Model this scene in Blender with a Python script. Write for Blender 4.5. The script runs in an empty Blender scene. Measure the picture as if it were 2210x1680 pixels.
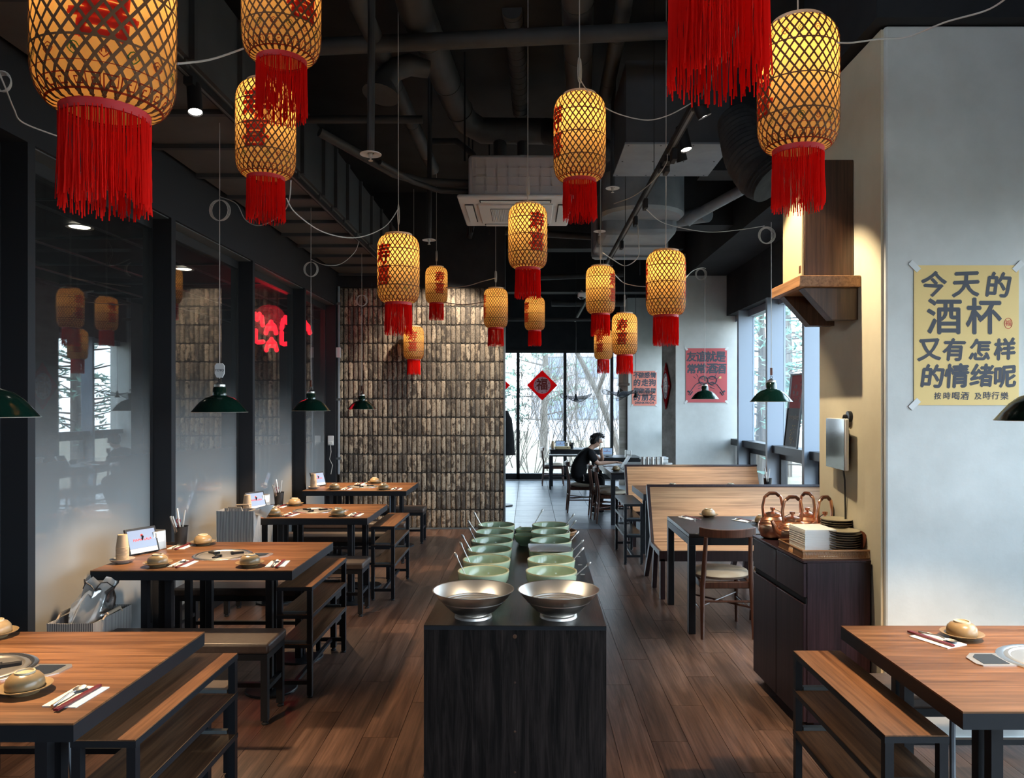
import bpy, bmesh, math, random
from mathutils import Vector, Matrix, noise
R = random.Random(7)
PI = math.pi
F, CX, HY, CAMH = 1620.0, 1140.0, 876.0, 1.68
sc = bpy.context.scene
COL = sc.collection
# ------------------------------------------------------------------ camera, sky, exposure
cam = bpy.data.cameras.new('camera'); co = bpy.data.objects.new('camera', cam); COL.objects.link(co)
co.location = (0, 0, CAMH); co.rotation_euler = (PI/2, 0, 0)
cam.sensor_width = 36; cam.sensor_fit = 'HORIZONTAL'; cam.lens = 36*F/2210
cam.shift_x = -35/2210; cam.shift_y = 36/2210; cam.clip_start = 0.05
sc.camera = co
vs = sc.view_settings
vs.view_transform = 'Standard'; vs.look = 'None'; vs.gamma = 1; vs.use_curve_mapping = False; vs.exposure = 0.42
w = bpy.data.worlds.new('sky'); sc.world = w; w.use_nodes = True
SKY = 9.5
wn = w.node_tree
bg = wn.nodes['Background']; bg.inputs['Strength'].default_value = SKY
_tc = wn.nodes.new('ShaderNodeTexCoord'); _sx = wn.nodes.new('ShaderNodeSeparateXYZ'); _cr = wn.nodes.new('ShaderNodeValToRGB')
wn.links.new(_tc.outputs['Generated'], _sx.inputs[0]); wn.links.new(_sx.outputs['Z'], _cr.inputs[0])
_cr.color_ramp.elements[0].position = 0.0; _cr.color_ramp.elements[0].color = (0.76, 0.89, 1.0, 1)
_cr.color_ramp.elements[1].position = 0.7; _cr.color_ramp.elements[1].color = (0.56, 0.77, 1.0, 1)
wn.links.new(_cr.outputs[0], bg.inputs['Color'])
c = sc.cycles
c.max_bounces = 8; c.diffuse_bounces = 4; c.glossy_bounces = 4; c.transmission_bounces = 6; c.transparent_max_bounces = 16
c.caustics_reflective = False; c.caustics_refractive = False; c.sample_clamp_indirect = 5.0
c.use_denoising = True

def portal(loc, rot, sx, sy):
    l = bpy.data.lights.new('window_portal', 'AREA'); l.shape = 'RECTANGLE'; l.size = sx; l.size_y = sy
    l.cycles.is_portal = True
    o = bpy.data.objects.new('window_portal', l); COL.objects.link(o); o.location = loc; o.rotation_euler = rot
RX = 3.15     # window wall on the right
portal((RX+.05, 7.9, 1.8), (0, PI/2, 0), 2.6, 6.6)
portal((RX+.05, 14.0, 1.8), (0, PI/2, 0), 2.6, 3.4)
portal((RX+.05, -0.2, 1.4), (0, PI/2, 0), 2.5, 7.4)
portal((0.6, 17.2, 1.5), (-PI/2, 0, 0), 5.0, 2.9)

def P(px, py, Y):
    return Vector(((px-CX)*Y/F, Y, CAMH-(py-HY)*Y/F))
def PZ(px, py, z):
    Y = (CAMH-z)*F/(py-HY)
    return Vector(((px-CX)*Y/F, Y, z))

# ------------------------------------------------------------------ materials
MATS = {}
def nd(nt, t, ins=None, **pr):
    n = nt.nodes.new(t)
    for k, v in pr.items(): setattr(n, k, v)
    for k, v in (ins or {}).items():
        s = n.inputs[k]
        if isinstance(v, bpy.types.NodeSocket): nt.links.new(v, s)
        else: s.default_value = v
    return n
def c4(c): return (c[0], c[1], c[2], 1)
def newmat(name):
    m = bpy.data.materials.new(name); m.use_nodes = True
    nt = m.node_tree; MATS[name] = m
    return m, nt, nt.nodes['Principled BSDF']
def mat(name, col, rough=.5, metal=0., spec=.5, coat=0., emit=None, es=1., alpha=1., aniso=0.):
    m, nt, b = newmat(name)
    b.inputs['Base Color'].default_value = c4(col); b.inputs['Roughness'].default_value = rough
    b.inputs['Metallic'].default_value = metal; b.inputs['Specular IOR Level'].default_value = spec
    b.inputs['Coat Weight'].default_value = coat; b.inputs['Coat Roughness'].default_value = .08
    b.inputs['Anisotropic'].default_value = aniso
    if emit: b.inputs['Emission Color'].default_value = c4(emit); b.inputs['Emission Strength'].default_value = es
    b.inputs['Alpha'].default_value = alpha
    return m
def ramp(nt, fac, stops):
    r = nd(nt, 'ShaderNodeValToRGB', {'Fac': fac}); e = r.color_ramp.elements
    while len(e) < len(stops): e.new(.5)
    for i, (p, col) in enumerate(stops): e[i].position = p; e[i].color = c4(col)
    return r.outputs[0]
def coords(nt, scale, rnd=True):
    tc = nd(nt, 'ShaderNodeTexCoord').outputs['Object']
    if rnd:
        oi = nd(nt, 'ShaderNodeObjectInfo').outputs['Random']
        m = nd(nt, 'ShaderNodeMath', {0: oi, 1: 43.7}, operation='MULTIPLY').outputs[0]
        tc = nd(nt, 'ShaderNodeVectorMath', {0: tc, 1: m}, operation='ADD').outputs[0]
    return nd(nt, 'ShaderNodeVectorMath', {0: tc, 1: scale}, operation='MULTIPLY').outputs[0]
def noisemat(name, c1, c2, scale=(6, 6, 6), rough=.6, bump=.0, detail=6, spec=.5, lo=.35, hi=.65, rnd=True, metal=0., bscale=1., dist=0., coat=0.):
    m, nt, b = newmat(name)
    v = coords(nt, scale, rnd)
    n = nd(nt, 'ShaderNodeTexNoise', {'Vector': v, 'Scale': 1.0, 'Detail': detail, 'Roughness': .6, 'Distortion': dist}).outputs['Fac']
    nt.links.new(ramp(nt, n, [(lo, c1), (hi, c2)]), b.inputs['Base Color'])
    b.inputs['Roughness'].default_value = rough; b.inputs['Specular IOR Level'].default_value = spec; b.inputs['Metallic'].default_value = metal
    b.inputs['Coat Weight'].default_value = coat
    if bump:
        bn = nd(nt, 'ShaderNodeTexNoise', {'Vector': v, 'Scale': bscale*2, 'Detail': 5}).outputs['Fac']
        nt.links.new(nd(nt, 'ShaderNodeBump', {'Height': bn, 'Strength': bump, 'Distance': .01}).outputs[0], b.inputs['Normal'])
    return m
def wood(name, c1, c2, axis='X', rough=.4, var=.25, bump=.08, gs=1., spec=.5, lo=.35, hi=.68):
    m, nt, b = newmat(name)
    al, ac = .9*gs, 11*gs
    s1 = {'X': (al, ac, ac), 'Y': (ac, al, ac), 'Z': (ac, ac, al)}[axis]
    s2 = tuple(k*7 if k == ac else k*2.2 for k in s1)
    n1 = nd(nt, 'ShaderNodeTexNoise', {'Vector': coords(nt, s1), 'Scale': 1., 'Detail': 7, 'Roughness': .62, 'Distortion': .9}).outputs['Fac']
    n2 = nd(nt, 'ShaderNodeTexNoise', {'Vector': coords(nt, s2), 'Scale': 1., 'Detail': 3, 'Roughness': .6}).outputs['Fac']
    base = ramp(nt, n1, [(lo, c1), (hi, c2)])
    st = ramp(nt, n2, [(.3, (.42, .38, .36)), (.6, (1.1, 1.1, 1.1))])
    mx = nd(nt, 'ShaderNodeMix', {'Factor': .75, 6: base, 7: st}, data_type='RGBA', blend_type='MULTIPLY').outputs[2]
    oi = nd(nt, 'ShaderNodeObjectInfo').outputs['Random']
    val = nd(nt, 'ShaderNodeMapRange', {0: oi, 3: 1-var, 4: 1+var}).outputs[0]
    hs = nd(nt, 'ShaderNodeHueSaturation', {'Value': val, 'Color': mx}).outputs[0]
    nt.links.new(hs, b.inputs['Base Color'])
    b.inputs['Roughness'].default_value = rough; b.inputs['Specular IOR Level'].default_value = spec
    if bump:
        nt.links.new(nd(nt, 'ShaderNodeBump', {'Height': n2, 'Strength': bump, 'Distance': .004}).outputs[0], b.inputs['Normal'])
    return m
def glassmat(name, tint=(1, 1, 1), boost=1.6, film=None):
    """thin sheet glass: transparent + fresnel mirror; film = (z_low, z_high, colour) a printed frost film that fades upwards"""
    m, nt, b = newmat(name); nt.nodes.remove(b)
    out = nt.nodes['Material Output']
    tr = nd(nt, 'ShaderNodeBsdfTransparent', {'Color': c4(tint)}).outputs[0]
    body = tr
    if film:
        z = nd(nt, 'ShaderNodeSeparateXYZ', {0: nd(nt, 'ShaderNodeTexCoord').outputs['Object']}).outputs['Z']
        f = nd(nt, 'ShaderNodeMapRange', {0: z, 1: film[0], 2: film[1], 3: .93, 4: 0.03}, interpolation_type='SMOOTHSTEP').outputs[0]
        df = nd(nt, 'ShaderNodeBsdfDiffuse', {'Color': c4(film[2])}).outputs[0]
        body = nd(nt, 'ShaderNodeMixShader', {0: f, 1: tr, 2: df}).outputs[0]
    gl = nd(nt, 'ShaderNodeBsdfGlossy', {'Color': (1, 1, 1, 1), 'Roughness': 0.0}).outputs[0]
    bf = nd(nt, 'ShaderNodeNewGeometry').outputs['Backfacing']
    ior = nd(nt, 'ShaderNodeMapRange', {0: bf, 3: 1.5, 4: 1/1.5}).outputs[0]     # both faces of the sheet mirror like outer faces
    fr = nd(nt, 'ShaderNodeFresnel', {'IOR': ior}).outputs[0]
    fb = nd(nt, 'ShaderNodeMath', {0: fr, 1: boost}, operation='MULTIPLY', use_clamp=True).outputs[0]
    sh = nd(nt, 'ShaderNodeMixShader', {0: fb, 1: body, 2: gl}).outputs[0]
    nt.links.new(sh, out.inputs[0])
    return m
def papermat(name, col, tcol, mixf=.55):
    m, nt, b = newmat(name); nt.nodes.remove(b)
    v = coords(nt, (22, 22, 9))
    n = nd(nt, 'ShaderNodeTexNoise', {'Vector': v, 'Scale': 1., 'Detail': 5}).outputs['Fac']
    k = ramp(nt, n, [(.3, tuple(x*.82 for x in col)), (.7, col)])
    k2 = ramp(nt, n, [(.3, tuple(x*.86 for x in tcol)), (.7, tcol)])
    a = nd(nt, 'ShaderNodeBsdfDiffuse', {'Color': k}).outputs[0]
    t = nd(nt, 'ShaderNodeBsdfTranslucent', {'Color': k2}).outputs[0]
    nt.links.new(nd(nt, 'ShaderNodeMixShader', {0: mixf, 1: a, 2: t}).outputs[0], nt.nodes['Material Output'].inputs[0])
    return m
M = MATS
BLK = mat('black_metal', (.013, .014, .017), .4, spec=.3)
mat('black_edge', (.016, .018, .022), .45, spec=.3)
mat('matt_black', (.010, .010, .012), .7, spec=.3)
mat('charcoal', (.022, .023, .027), .6, spec=.25)
noisemat('ceiling_black', (.020, .021, .024), (.032, .033, .037), (2, 2, 2), .75, spec=.2)
noisemat('duct_black', (.034, .034, .036), (.055, .054, .056), (3, 3, 3), .55, spec=.35)
noisemat('duct_cloth', (.026, .026, .028), (.05, .05, .052), (9, 9, 9), .8, bump=.35, spec=.2)
noisemat('duct_grey', (.17, .19, .22), (.24, .26, .29), (3, 3, 3), .5, spec=.4)
noisemat('soffit_panel', (.105, .096, .090), (.14, .128, .12), (2, 2, 2), .6, spec=.3)
noisemat('soffit_side', (.045, .048, .053), (.065, .068, .074), (2, 2, 2), .6, spec=.3)
mat('frame_dark', (.018, .018, .02), .5)
mat('frame_strip', (.10, .11, .115), .5)
mat('frame_blue', (.24, .28, .34), .45)
noisemat('plaster', (.56, .56, .53), (.66, .66, .63), (3.2, 3.2, 3.2), .85, bump=.12, spec=.25, lo=.3, hi=.7, bscale=3)
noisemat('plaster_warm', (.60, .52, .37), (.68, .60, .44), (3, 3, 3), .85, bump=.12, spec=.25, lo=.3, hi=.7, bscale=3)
noisemat('concrete', (.15, .125, .10), (.30, .27, .235), (1.2, 1.2, 5), .85, bump=.2, spec=.25)
noisemat('mortar', (.05, .044, .038), (.10, .088, .076), (14, 14, 14), .95, bump=.4, spec=.15)
def brickmat():
    m, nt, b = newmat('brick')
    oi = nd(nt, 'ShaderNodeObjectInfo').outputs['Random']
    at_ = nd(nt, 'ShaderNodeAttribute', attribute_name='brick_random').outputs['Fac']
    oi = nd(nt, 'ShaderNodeMath', {0: nd(nt, 'ShaderNodeMath', {0: oi, 1: at_}, operation='ADD').outputs[0]}, operation='FRACT').outputs[0]
    v = coords(nt, (17, 17, 9))
    n = nd(nt, 'ShaderNodeTexNoise', {'Vector': v, 'Scale': 1., 'Detail': 7, 'Roughness': .68}).outputs['Fac']
    base = ramp(nt, oi, [(0., (.09, .075, .064)), (.3, (.15, .125, .105)), (.5, (.30, .245, .19)), (.75, (.53, .43, .32)), (1., (.44, .345, .25))])
    dark = ramp(nt, oi, [(0., (.33, .27, .20)), (.45, (.30, .24, .18)), (.6, (.10, .08, .066)), (1., (.13, .10, .08))])
    f = ramp(nt, n, [(.50, (0, 0, 0)), (.58, (1, 1, 1))])
    mx = nd(nt, 'ShaderNodeMix', {'Factor': f, 6: base, 7: dark}, data_type='RGBA').outputs[2]
    n2 = nd(nt, 'ShaderNodeTexNoise', {'Vector': coords(nt, (70, 70, 70)), 'Scale': 1., 'Detail': 4}).outputs['Fac']
    sp = ramp(nt, n2, [(.36, (.45, .42, .4)), (.5, (1, 1, 1))])
    mx = nd(nt, 'ShaderNodeMix', {'Factor': .8, 6: mx, 7: sp}, data_type='RGBA', blend_type='MULTIPLY').outputs[2]
    nt.links.new(mx, b.inputs['Base Color']); b.inputs['Roughness'].default_value = .9; b.inputs['Specular IOR Level'].default_value = .2
    nt.links.new(nd(nt, 'ShaderNodeBump', {'Height': n, 'Strength': .6, 'Distance': .01}).outputs[0], b.inputs['Normal'])
brickmat()
wood('floor_wood', (.078, .043, .031), (.205, .115, .082), 'Y', .30, .12, .10, 1.3)
noisemat('floor_slate', (.085, .095, .105), (.15, .16, .17), (5, 5, 5), .30, bump=.06, spec=.8)
wood('table_wood', (.095, .041, .017), (.27, .131, .060), 'X', .40, .08, .05, 1.3, spec=.3)
wood('rack_wood', (.12, .054, .026), (.27, .132, .064), 'Y', .42, .12, .05, 1.1, spec=.35)
wood('booth_wood', (.44, .225, .105), (.60, .335, .17), 'X', .45, .06, .04, .7)
wood('dark_frame_wood', (.022, .012, .014), (.042, .022, .024), 'Z', .35, .1, .03)
wood('cabinet_wood', (.022, .010, .013), (.042, .019, .023), 'Z', .4, .1, .06, 1.6, spec=.22)
wood('black_wood', (.006, .0045, .0045), (.030, .022, .020), 'Z', .6, .05, .25, 2.6, spec=.15, lo=.4, hi=.62)
wood('black_wood_top', (.010, .0085, .008), (.030, .024, .021), 'Y', .30, .05, .12, 2.4, lo=.4, hi=.62)
wood('dark_table', (.012, .011, .011), (.03, .026, .024), 'X', .32, .05, .1, 2.)
wood('chair_wood', (.07, .026, .015), (.135, .052, .03), 'Z', .35, .1, .03, 1.6)
wood('walnut', (.05, .024, .014), (.12, .058, .032), 'Z', .4, .05, .04, 1.2)
wood('shelf_oak', (.28, .13, .055), (.44, .22, .10), 'Y', .45, .05, .06, 1.2)
noisemat('leather', (.058, .040, .033), (.074, .052, .043), (30, 30, 30), .42, bump=.06, spec=.45)
noisemat('seat_cream', (.50, .42, .32), (.58, .50, .39), (12, 12, 12), .5, spec=.4)
mat('steel', (.66, .64, .61), .38, 1.0)
mat('steel_brushed', (.74, .69, .64), .34, 1.0, aniso=.8)
_nt = MATS['steel_brushed'].node_tree
_nt.links.new(nd(_nt, 'ShaderNodeTangent', direction_type='RADIAL', axis='Z').outputs[0], _nt.nodes['Principled BSDF'].inputs['Tangent'])
mat('steel_bright', (.75, .75, .76), .25, 1.0)
mat('copper', (.92, .48, .31), .28, 1.0)
mat('copper_dark', (.10, .03, .015), .4)
noisemat('celadon', (.36, .46, .31), (.42, .51, .36), (8, 8, 8), .12, spec=.6)
mat('celadon_rim', (.50, .47, .28), .2)
noisemat('tan_glaze', (.22, .155, .08), (.30, .215, .118), (10, 10, 10), .28, spec=.5)
mat('tan_rim', (.50, .41, .28), .35)
mat('grey_dish', (.42, .39, .36), .3)
mat('napkin', (.86, .84, .80), .8)
mat('chopstick_red', (.13, .012, .022), .35)
mat('cup_paper', (.50, .36, .23), .75)
mat('white_plastic', (.72, .72, .72), .4)
mat('ac_white', (.78, .76, .73), .45)
mat('ac_body', (.50, .45, .43), .6)
mat('dark_slot', (.01, .01, .011), .7)
mat('lamp_green', (.004, .020, .013), .16, coat=.2)
mat('lamp_inside', (.85, .82, .75), .5)
mat('bulb_warm', (1, .8, .5), .5, emit=(1., .72, .4), es=3)
mat('spot_lens', (1, 1, 1), .3, emit=(1., .93, .82), es=16)
mat('down_lens', (1, 1, 1), .3, emit=(1., .88, .68), es=7)
mat('neon', (.8, .02, .03), .4, emit=(1., .012, .03), es=2.2)
mat('screen_glow', (.1, .1, .12), .2, emit=(.30, .50, .80), es=.52)
mat('screen_off', (.022, .025, .03), .08, spec=.3)
mat('print_red', (.62, .035, .03), .6)
mat('print_dark', (.055, .06, .085), .7)
papermat('lantern_paper', (.52, .31, .12), (.97, .64, .26), .62)
papermat('lantern_red_ink', (.55, .05, .03), (.95, .13, .05), .6)
papermat('lantern_green_ink', (.06, .16, .05), (.14, .26, .06), .5)
papermat('lantern_brown_ink', (.30, .05, .03), (.45, .09, .05), .5)
mat('bamboo', (.15, .068, .03), .6, spec=.2)
mat('bamboo_rim', (.62, .47, .34), .6)
def fringemat():
    m, nt, b = newmat('fringe'); nt.nodes.remove(b)
    a = nd(nt, 'ShaderNodeBsdfDiffuse', {'Color': (.85, .02, .015, 1)}).outputs[0]
    t = nd(nt, 'ShaderNodeBsdfTranslucent', {'Color': (.98, .04, .025, 1)}).outputs[0]
    nt.links.new(nd(nt, 'ShaderNodeMixShader', {0: .4, 1: a, 2: t}).outputs[0], nt.nodes['Material Output'].inputs[0])
fringemat()
mat('collar_red', (.50, .014, .02), .6)
mat('cable_white', (.52, .48, .44), .5)
mat('cable_dark', (.03, .03, .032), .5)
mat('poster_gold', (.80, .57, .23), .75)
mat('poster_salmon', (.78, .25, .18), .75)
mat('poster_red', (.58, .11, .115), .75)
mat('poster_ink', (.075, .078, .095), .8)
mat('tape', (.68, .68, .66), .6)
papermat('ornament_red', (.60, .012, .02), (.75, .03, .03), .45)
mat('ornament_dark', (.22, .02, .015), .6)
papermat('ornament_white', (.80, .72, .76), (.85, .75, .80), .45)
glassmat('film_glass', (.86, .88, .88), 1.25, (.75, 2.0, (.36, .365, .365)))
glassmat('clear_glass', (.97, .985, .985), 1.0)
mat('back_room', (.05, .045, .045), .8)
wood('twig', (.09, .075, .062), (.19, .165, .14), 'Z', .9, .2, 0)
noisemat('needles', (.13, .24, .18), (.28, .40, .32), (3, 3, 3), .8, spec=.2)
noisemat('ground_litter', (.16, .13, .09), (.26, .22, .16), (2, 2, 2), .95, spec=.1)
mat('building_wall', (.45, .42, .46), .8)
mat('building_glass', (.20, .24, .32), .7, spec=.1)
noisemat('skin', (.52, .30, .21), (.58, .35, .25), (9, 9, 9), .5, spec=.4)
noisemat('shirt_black', (.010, .010, .012), (.017, .017, .019), (9, 9, 9), .85, spec=.2)
mat('trouser_black', (.008, .008, .010), .8, spec=.2)
noisemat('hair', (.010, .009, .009), (.03, .027, .026), (40, 40, 40), .45)
mat('wicker', (.30, .135, .05), .55)
mat('fabric_grille', (.50, .39, .22), .85)
mat('plate_grey', (.19, .165, .125), .45)
mat('plate_top', (.34, .285, .19), .4)
def stripemat():
    m, nt, b = newmat('striped_cloth')
    v = nd(nt, 'ShaderNodeTexCoord').outputs['Object']
    s = nd(nt, 'ShaderNodeSeparateXYZ', {0: v})
    a = nd(nt, 'ShaderNodeMath', {0: s.outputs[0], 1: s.outputs[1]}, operation='ADD').outputs[0]
    k = nd(nt, 'ShaderNodeMath', {0: a, 1: 520.}, operation='MULTIPLY').outputs[0]
    sn = nd(nt, 'ShaderNodeMath', {0: k}, operation='SINE').outputs[0]
    nt.links.new(ramp(nt, nd(nt, 'ShaderNodeMapRange', {0: sn, 1: -1., 2: 1.}).outputs[0], [(.42, (.17, .16, .165)), (.58, (.56, .53, .50))]), b.inputs['Base Color'])
    b.inputs['Roughness'].default_value = .85
stripemat()
def plasticmat():
    m, nt, b = newmat('clear_plastic'); nt.nodes.remove(b)
    tr = nd(nt, 'ShaderNodeBsdfTransparent', {'Color': (.90, .88, .87, 1)}).outputs[0]
    gl = nd(nt, 'ShaderNodeBsdfGlossy', {'Roughness': .22, 'Color': (1, 1, 1, 1)}).outputs[0]
    df = nd(nt, 'ShaderNodeBsdfDiffuse', {'Color': (.62, .60, .58, 1)}).outputs[0]
    a = nd(nt, 'ShaderNodeMixShader', {0: .5, 1: tr, 2: df}).outputs[0]
    fr = nd(nt, 'ShaderNodeFresnel', {'IOR': 1.5}).outputs[0]
    nt.links.new(nd(nt, 'ShaderNodeMixShader', {0: fr, 1: a, 2: gl}).outputs[0], nt.nodes['Material Output'].inputs[0])
plasticmat()
def meshmat():
    m, nt, b = newmat('lamp_mesh'); nt.nodes.remove(b)
    tr = nd(nt, 'ShaderNodeBsdfTransparent').outputs[0]
    df = nd(nt, 'ShaderNodeBsdfDiffuse', {'Color': (.10, .11, .13, 1)}).outputs[0]
    nt.links.new(nd(nt, 'ShaderNodeMixShader', {0: .5, 1: tr, 2: df}).outputs[0], nt.nodes['Material Output'].inputs[0])
meshmat()

# ------------------------------------------------------------------ mesh builder
class MB:
    def __init__(s): s.v = []; s.f = []
    def add(s, vs, fs):
        n = len(s.v); s.v += [tuple(v) for v in vs]; s.f += [tuple(i+n for i in f) for f in fs]; return s
    def box(s, x0, x1, y0, y1, z0, z1, M4=None):
        vs = [Vector((x, y, z)) for z in (z0, z1) for y in (y0, y1) for x in (x0, x1)]
        if M4 is not None: vs = [M4 @ v for v in vs]
        return s.add(vs, [(0, 2, 3, 1), (4, 5, 7, 6), (0, 1, 5, 4), (2, 6, 7, 3), (0, 4, 6, 2), (1, 3, 7, 5)])
    def cbox(s, c, d, M4=None):
        return s.box(c[0]-d[0]/2, c[0]+d[0]/2, c[1]-d[1]/2, c[1]+d[1]/2, c[2]-d[2]/2, c[2]+d[2]/2, M4)
    def lathe(s, prof, seg=24, c=(0, 0, 0), M4=None, a0=0, cap=False):
        c = Vector(c); vs = []; fs = []
        for r, z in prof:
            for k in range(seg):
                a = a0+2*PI*k/seg
                v = Vector((r*math.cos(a), r*math.sin(a), z))
                vs.append((M4 @ v if M4 is not None else v)+c)
        for i in range(len(prof)-1):
            for k in range(seg):
                k2 = (k+1) % seg
                fs.append((i*seg+k, i*seg+k2, (i+1)*seg+k2, (i+1)*seg+k))
        if cap:
            fs.append(tuple(range(seg-1, -1, -1))); n = (len(prof)-1)*seg; fs.append(tuple(range(n, n+seg)))
        return s.add(vs, fs)
    def cyl(s, c, r, z0, z1, seg=16, r2=None):
        return s.lathe([(r, z0), (r if r2 is None else r2, z1)], seg, c, cap=True)
    def tube(s, pts, r, sides=8, cap=True, closed=False):
        pts = [Vector(p) for p in pts]; n = len(pts)
        rs = r if isinstance(r, (list, tuple)) else [r]*n
        vs = []; fs = []; up = None
        for i, p in enumerate(pts):
            if closed: t = pts[(i+1) % n]-pts[i-1]
            else: t = pts[min(i+1, n-1)]-pts[max(i-1, 0)]
            t = t.normalized() if t.length > 1e-9 else Vector((0, 0, 1))
            if up is None:
                up = Vector((0, 0, 1)) if abs(t.z) < .9 else Vector((1, 0, 0))
            u = (up-t*up.dot(t)); u = u.normalized() if u.length > 1e-6 else t.orthogonal().normalized()
            up = u; w = t.cross(u)
            for k in range(sides):
                a = 2*PI*k/sides
                vs.append(p+(u*math.cos(a)+w*math.sin(a))*rs[i])
        m = n if closed else n-1
        for i in range(m):
            j = (i+1) % n
            for k in range(sides):
                k2 = (k+1) % sides
                fs.append((i*sides+k, i*sides+k2, j*sides+k2, j*sides+k))
        if cap and not closed:
            fs.append(tuple(range(sides-1, -1, -1))); fs.append(tuple(range((n-1)*sides, n*sides)))
        return s.add(vs, fs)
    def bar(s, a, b, wx, wy):
        """square bar from a to b"""
        a, b = Vector(a), Vector(b); t = (b-a).normalized()
        u = Vector((1, 0, 0)) if abs(t.x) < .9 else Vector((0, 1, 0))
        u = (u-t*u.dot(t)).normalized(); w = t.cross(u)
        vs = [p+u*(sx*wx/2)+w*(sy*wy/2) for p in (a, b) for sx, sy in ((-1, -1), (1, -1), (1, 1), (-1, 1))]
        return s.add(vs, [(3, 2, 1, 0), (4, 5, 6, 7), (0, 1, 5, 4), (1, 2, 6, 5), (2, 3, 7, 6), (3, 0, 4, 7)])
    def prism(s, poly, M4, d):
        """poly in local xy extruded by d along local z"""
        n = len(poly)
        vs = [M4 @ Vector((x, y, 0)) for x, y in poly]+[M4 @ Vector((x, y, d)) for x, y in poly]
        fs = [tuple(range(n-1, -1, -1)), tuple(range(n, 2*n))]+[(i, (i+1) % n, n+(i+1) % n, n+i) for i in range(n)]
        return s.add(vs, fs)
    def ball(s, c, r, seg=12, rings=8, M4=None):
        rx, ry, rz = r if isinstance(r, (tuple, list)) else (r, r, r)
        m = Matrix.Diagonal((rx, ry, rz)).to_4x4()
        if M4 is not None: m = M4 @ m
        prof = [(max(math.sin(PI*i/rings), .001), -math.cos(PI*i/rings)) for i in range(rings+1)]
        return s.lathe(prof, seg, c, m)
    def mesh(s, name, smooth=35):
        me = bpy.data.meshes.new(name); me.from_pydata(s.v, [], s.f)
        me.validate()
        bm = bmesh.new(); bm.from_mesh(me); bmesh.ops.recalc_face_normals(bm, faces=bm.faces); bm.to_mesh(me); bm.free()
        if smooth:
            me.polygons.foreach_set('use_smooth', [True]*len(me.polygons)); me.set_sharp_from_angle(angle=math.radians(smooth))
        return me
def tri(q): return Matrix.Translation(q)
def link(name, me, m, parent=None, loc=None, rot=None):
    if m is not None:
        m = MATS[m] if isinstance(m, str) else m
        if not me.materials: me.materials.append(m)
    o = bpy.data.objects.new(name, me); COL.objects.link(o)
    if parent is not None: o.parent = parent
    if loc is not None: o.location = loc
    if rot is not None: o.rotation_euler = rot
    return o
def obj(name, mb, m, parent=None, loc=None, rot=None, bevel=0, smooth=35, kind=None, label=None):
    o = link(name, mb.mesh(name, smooth), m, parent, loc, rot)
    if bevel:
        b = o.modifiers.new('bevel', 'BEVEL'); b.width = bevel; b.segments = 2; b.limit_method = 'ANGLE'
    if kind: o['kind'] = kind
    if label: o['label'] = label
    return o
def tag(o, label, cat, group=None):
    o['label'] = label; o['category'] = cat
    if group: o['group'] = group
    return o
def thing(name, label, cat, loc=(0, 0, 0), rz=0, group=None):
    o = bpy.data.objects.new(name, None); COL.objects.link(o); o.empty_display_size = .05
    o.location = loc; o.rotation_euler = (0, 0, rz)
    return tag(o, label, cat, group)
def struct(name, mb, m, bevel=0, smooth=0):
    o = obj(name, mb, m, bevel=bevel, smooth=smooth); o['kind'] = 'structure'; return o
def dup(root, loc, rz=0, label=None, group=None):
    def cp(o, par):
        n = o.copy(); COL.objects.link(n)
        if par is not None: n.parent = par
        for ch in KIDS.get(o, ()): cp(ch, n)
        return n
    KIDS.clear()
    def reg(o):
        KIDS[o] = [x for x in o.children]
        for x in KIDS[o]: reg(x)
    reg(root)
    r = cp(root, None); r.location = loc; r.rotation_euler = (0, 0, rz)
    if label: r['label'] = label
    if group: r['group'] = group
    return r
KIDS = {}
class Proto:
    """first place() moves the prototype, later ones copy it"""
    def __init__(s, root): s.root = root; s.used = False
    def place(s, loc, rz, label, group=None):
        if not s.used:
            s.used = True; r = s.root; r.location = loc; r.rotation_euler = (0, 0, rz); r['label'] = label
            if group: r['group'] = group
            return r
        return dup(s.root, loc, rz, label, group)
FONT = None
_tm = {}
def text_mesh(t, size, offset=0., extrude=.0004, align='CENTER', spacing=1.):
    cu = bpy.data.curves.new('t', 'FONT'); cu.body = t; cu.size = size; cu.align_x = align; cu.align_y = 'CENTER'
    cu.offset = offset; cu.extrude = extrude; cu.resolution_u = 3; cu.space_character = spacing
    o = bpy.data.objects.new('t', cu); COL.objects.link(o)
    dg = bpy.context.evaluated_depsgraph_get(); dg.update()
    me = bpy.data.meshes.new_from_object(o.evaluated_get(dg))
    vs = [v.co.copy() for v in me.vertices]; fs = [tuple(p.vertices) for p in me.polygons]
    bpy.data.objects.remove(o); bpy.data.curves.remove(cu); bpy.data.meshes.remove(me)
    return vs, fs
def add_text(mb, t, size, M4, offset=0., extrude=.0004, spacing=1., align='CENTER', sx=1., shear=0.):
    vs, fs = text_mesh(t, size, 0., extrude, align, spacing)
    sh = [(0, 0)] if offset == 0 else [(0, 0), (offset, 0), (-offset, 0), (0, offset), (0, -offset)]
    for k, (dx, dy) in enumerate(sh):      # a heavier stroke: the print laid over itself
        mb.add([M4 @ Vector((v.x*sx+shear*v.y+dx, v.y+dy, v.z+k*.00004)) for v in vs], fs)
    return mb
FRONT = Matrix.Rotation(PI/2, 4, 'X')      # local xy -> world xz, facing -Y
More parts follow.
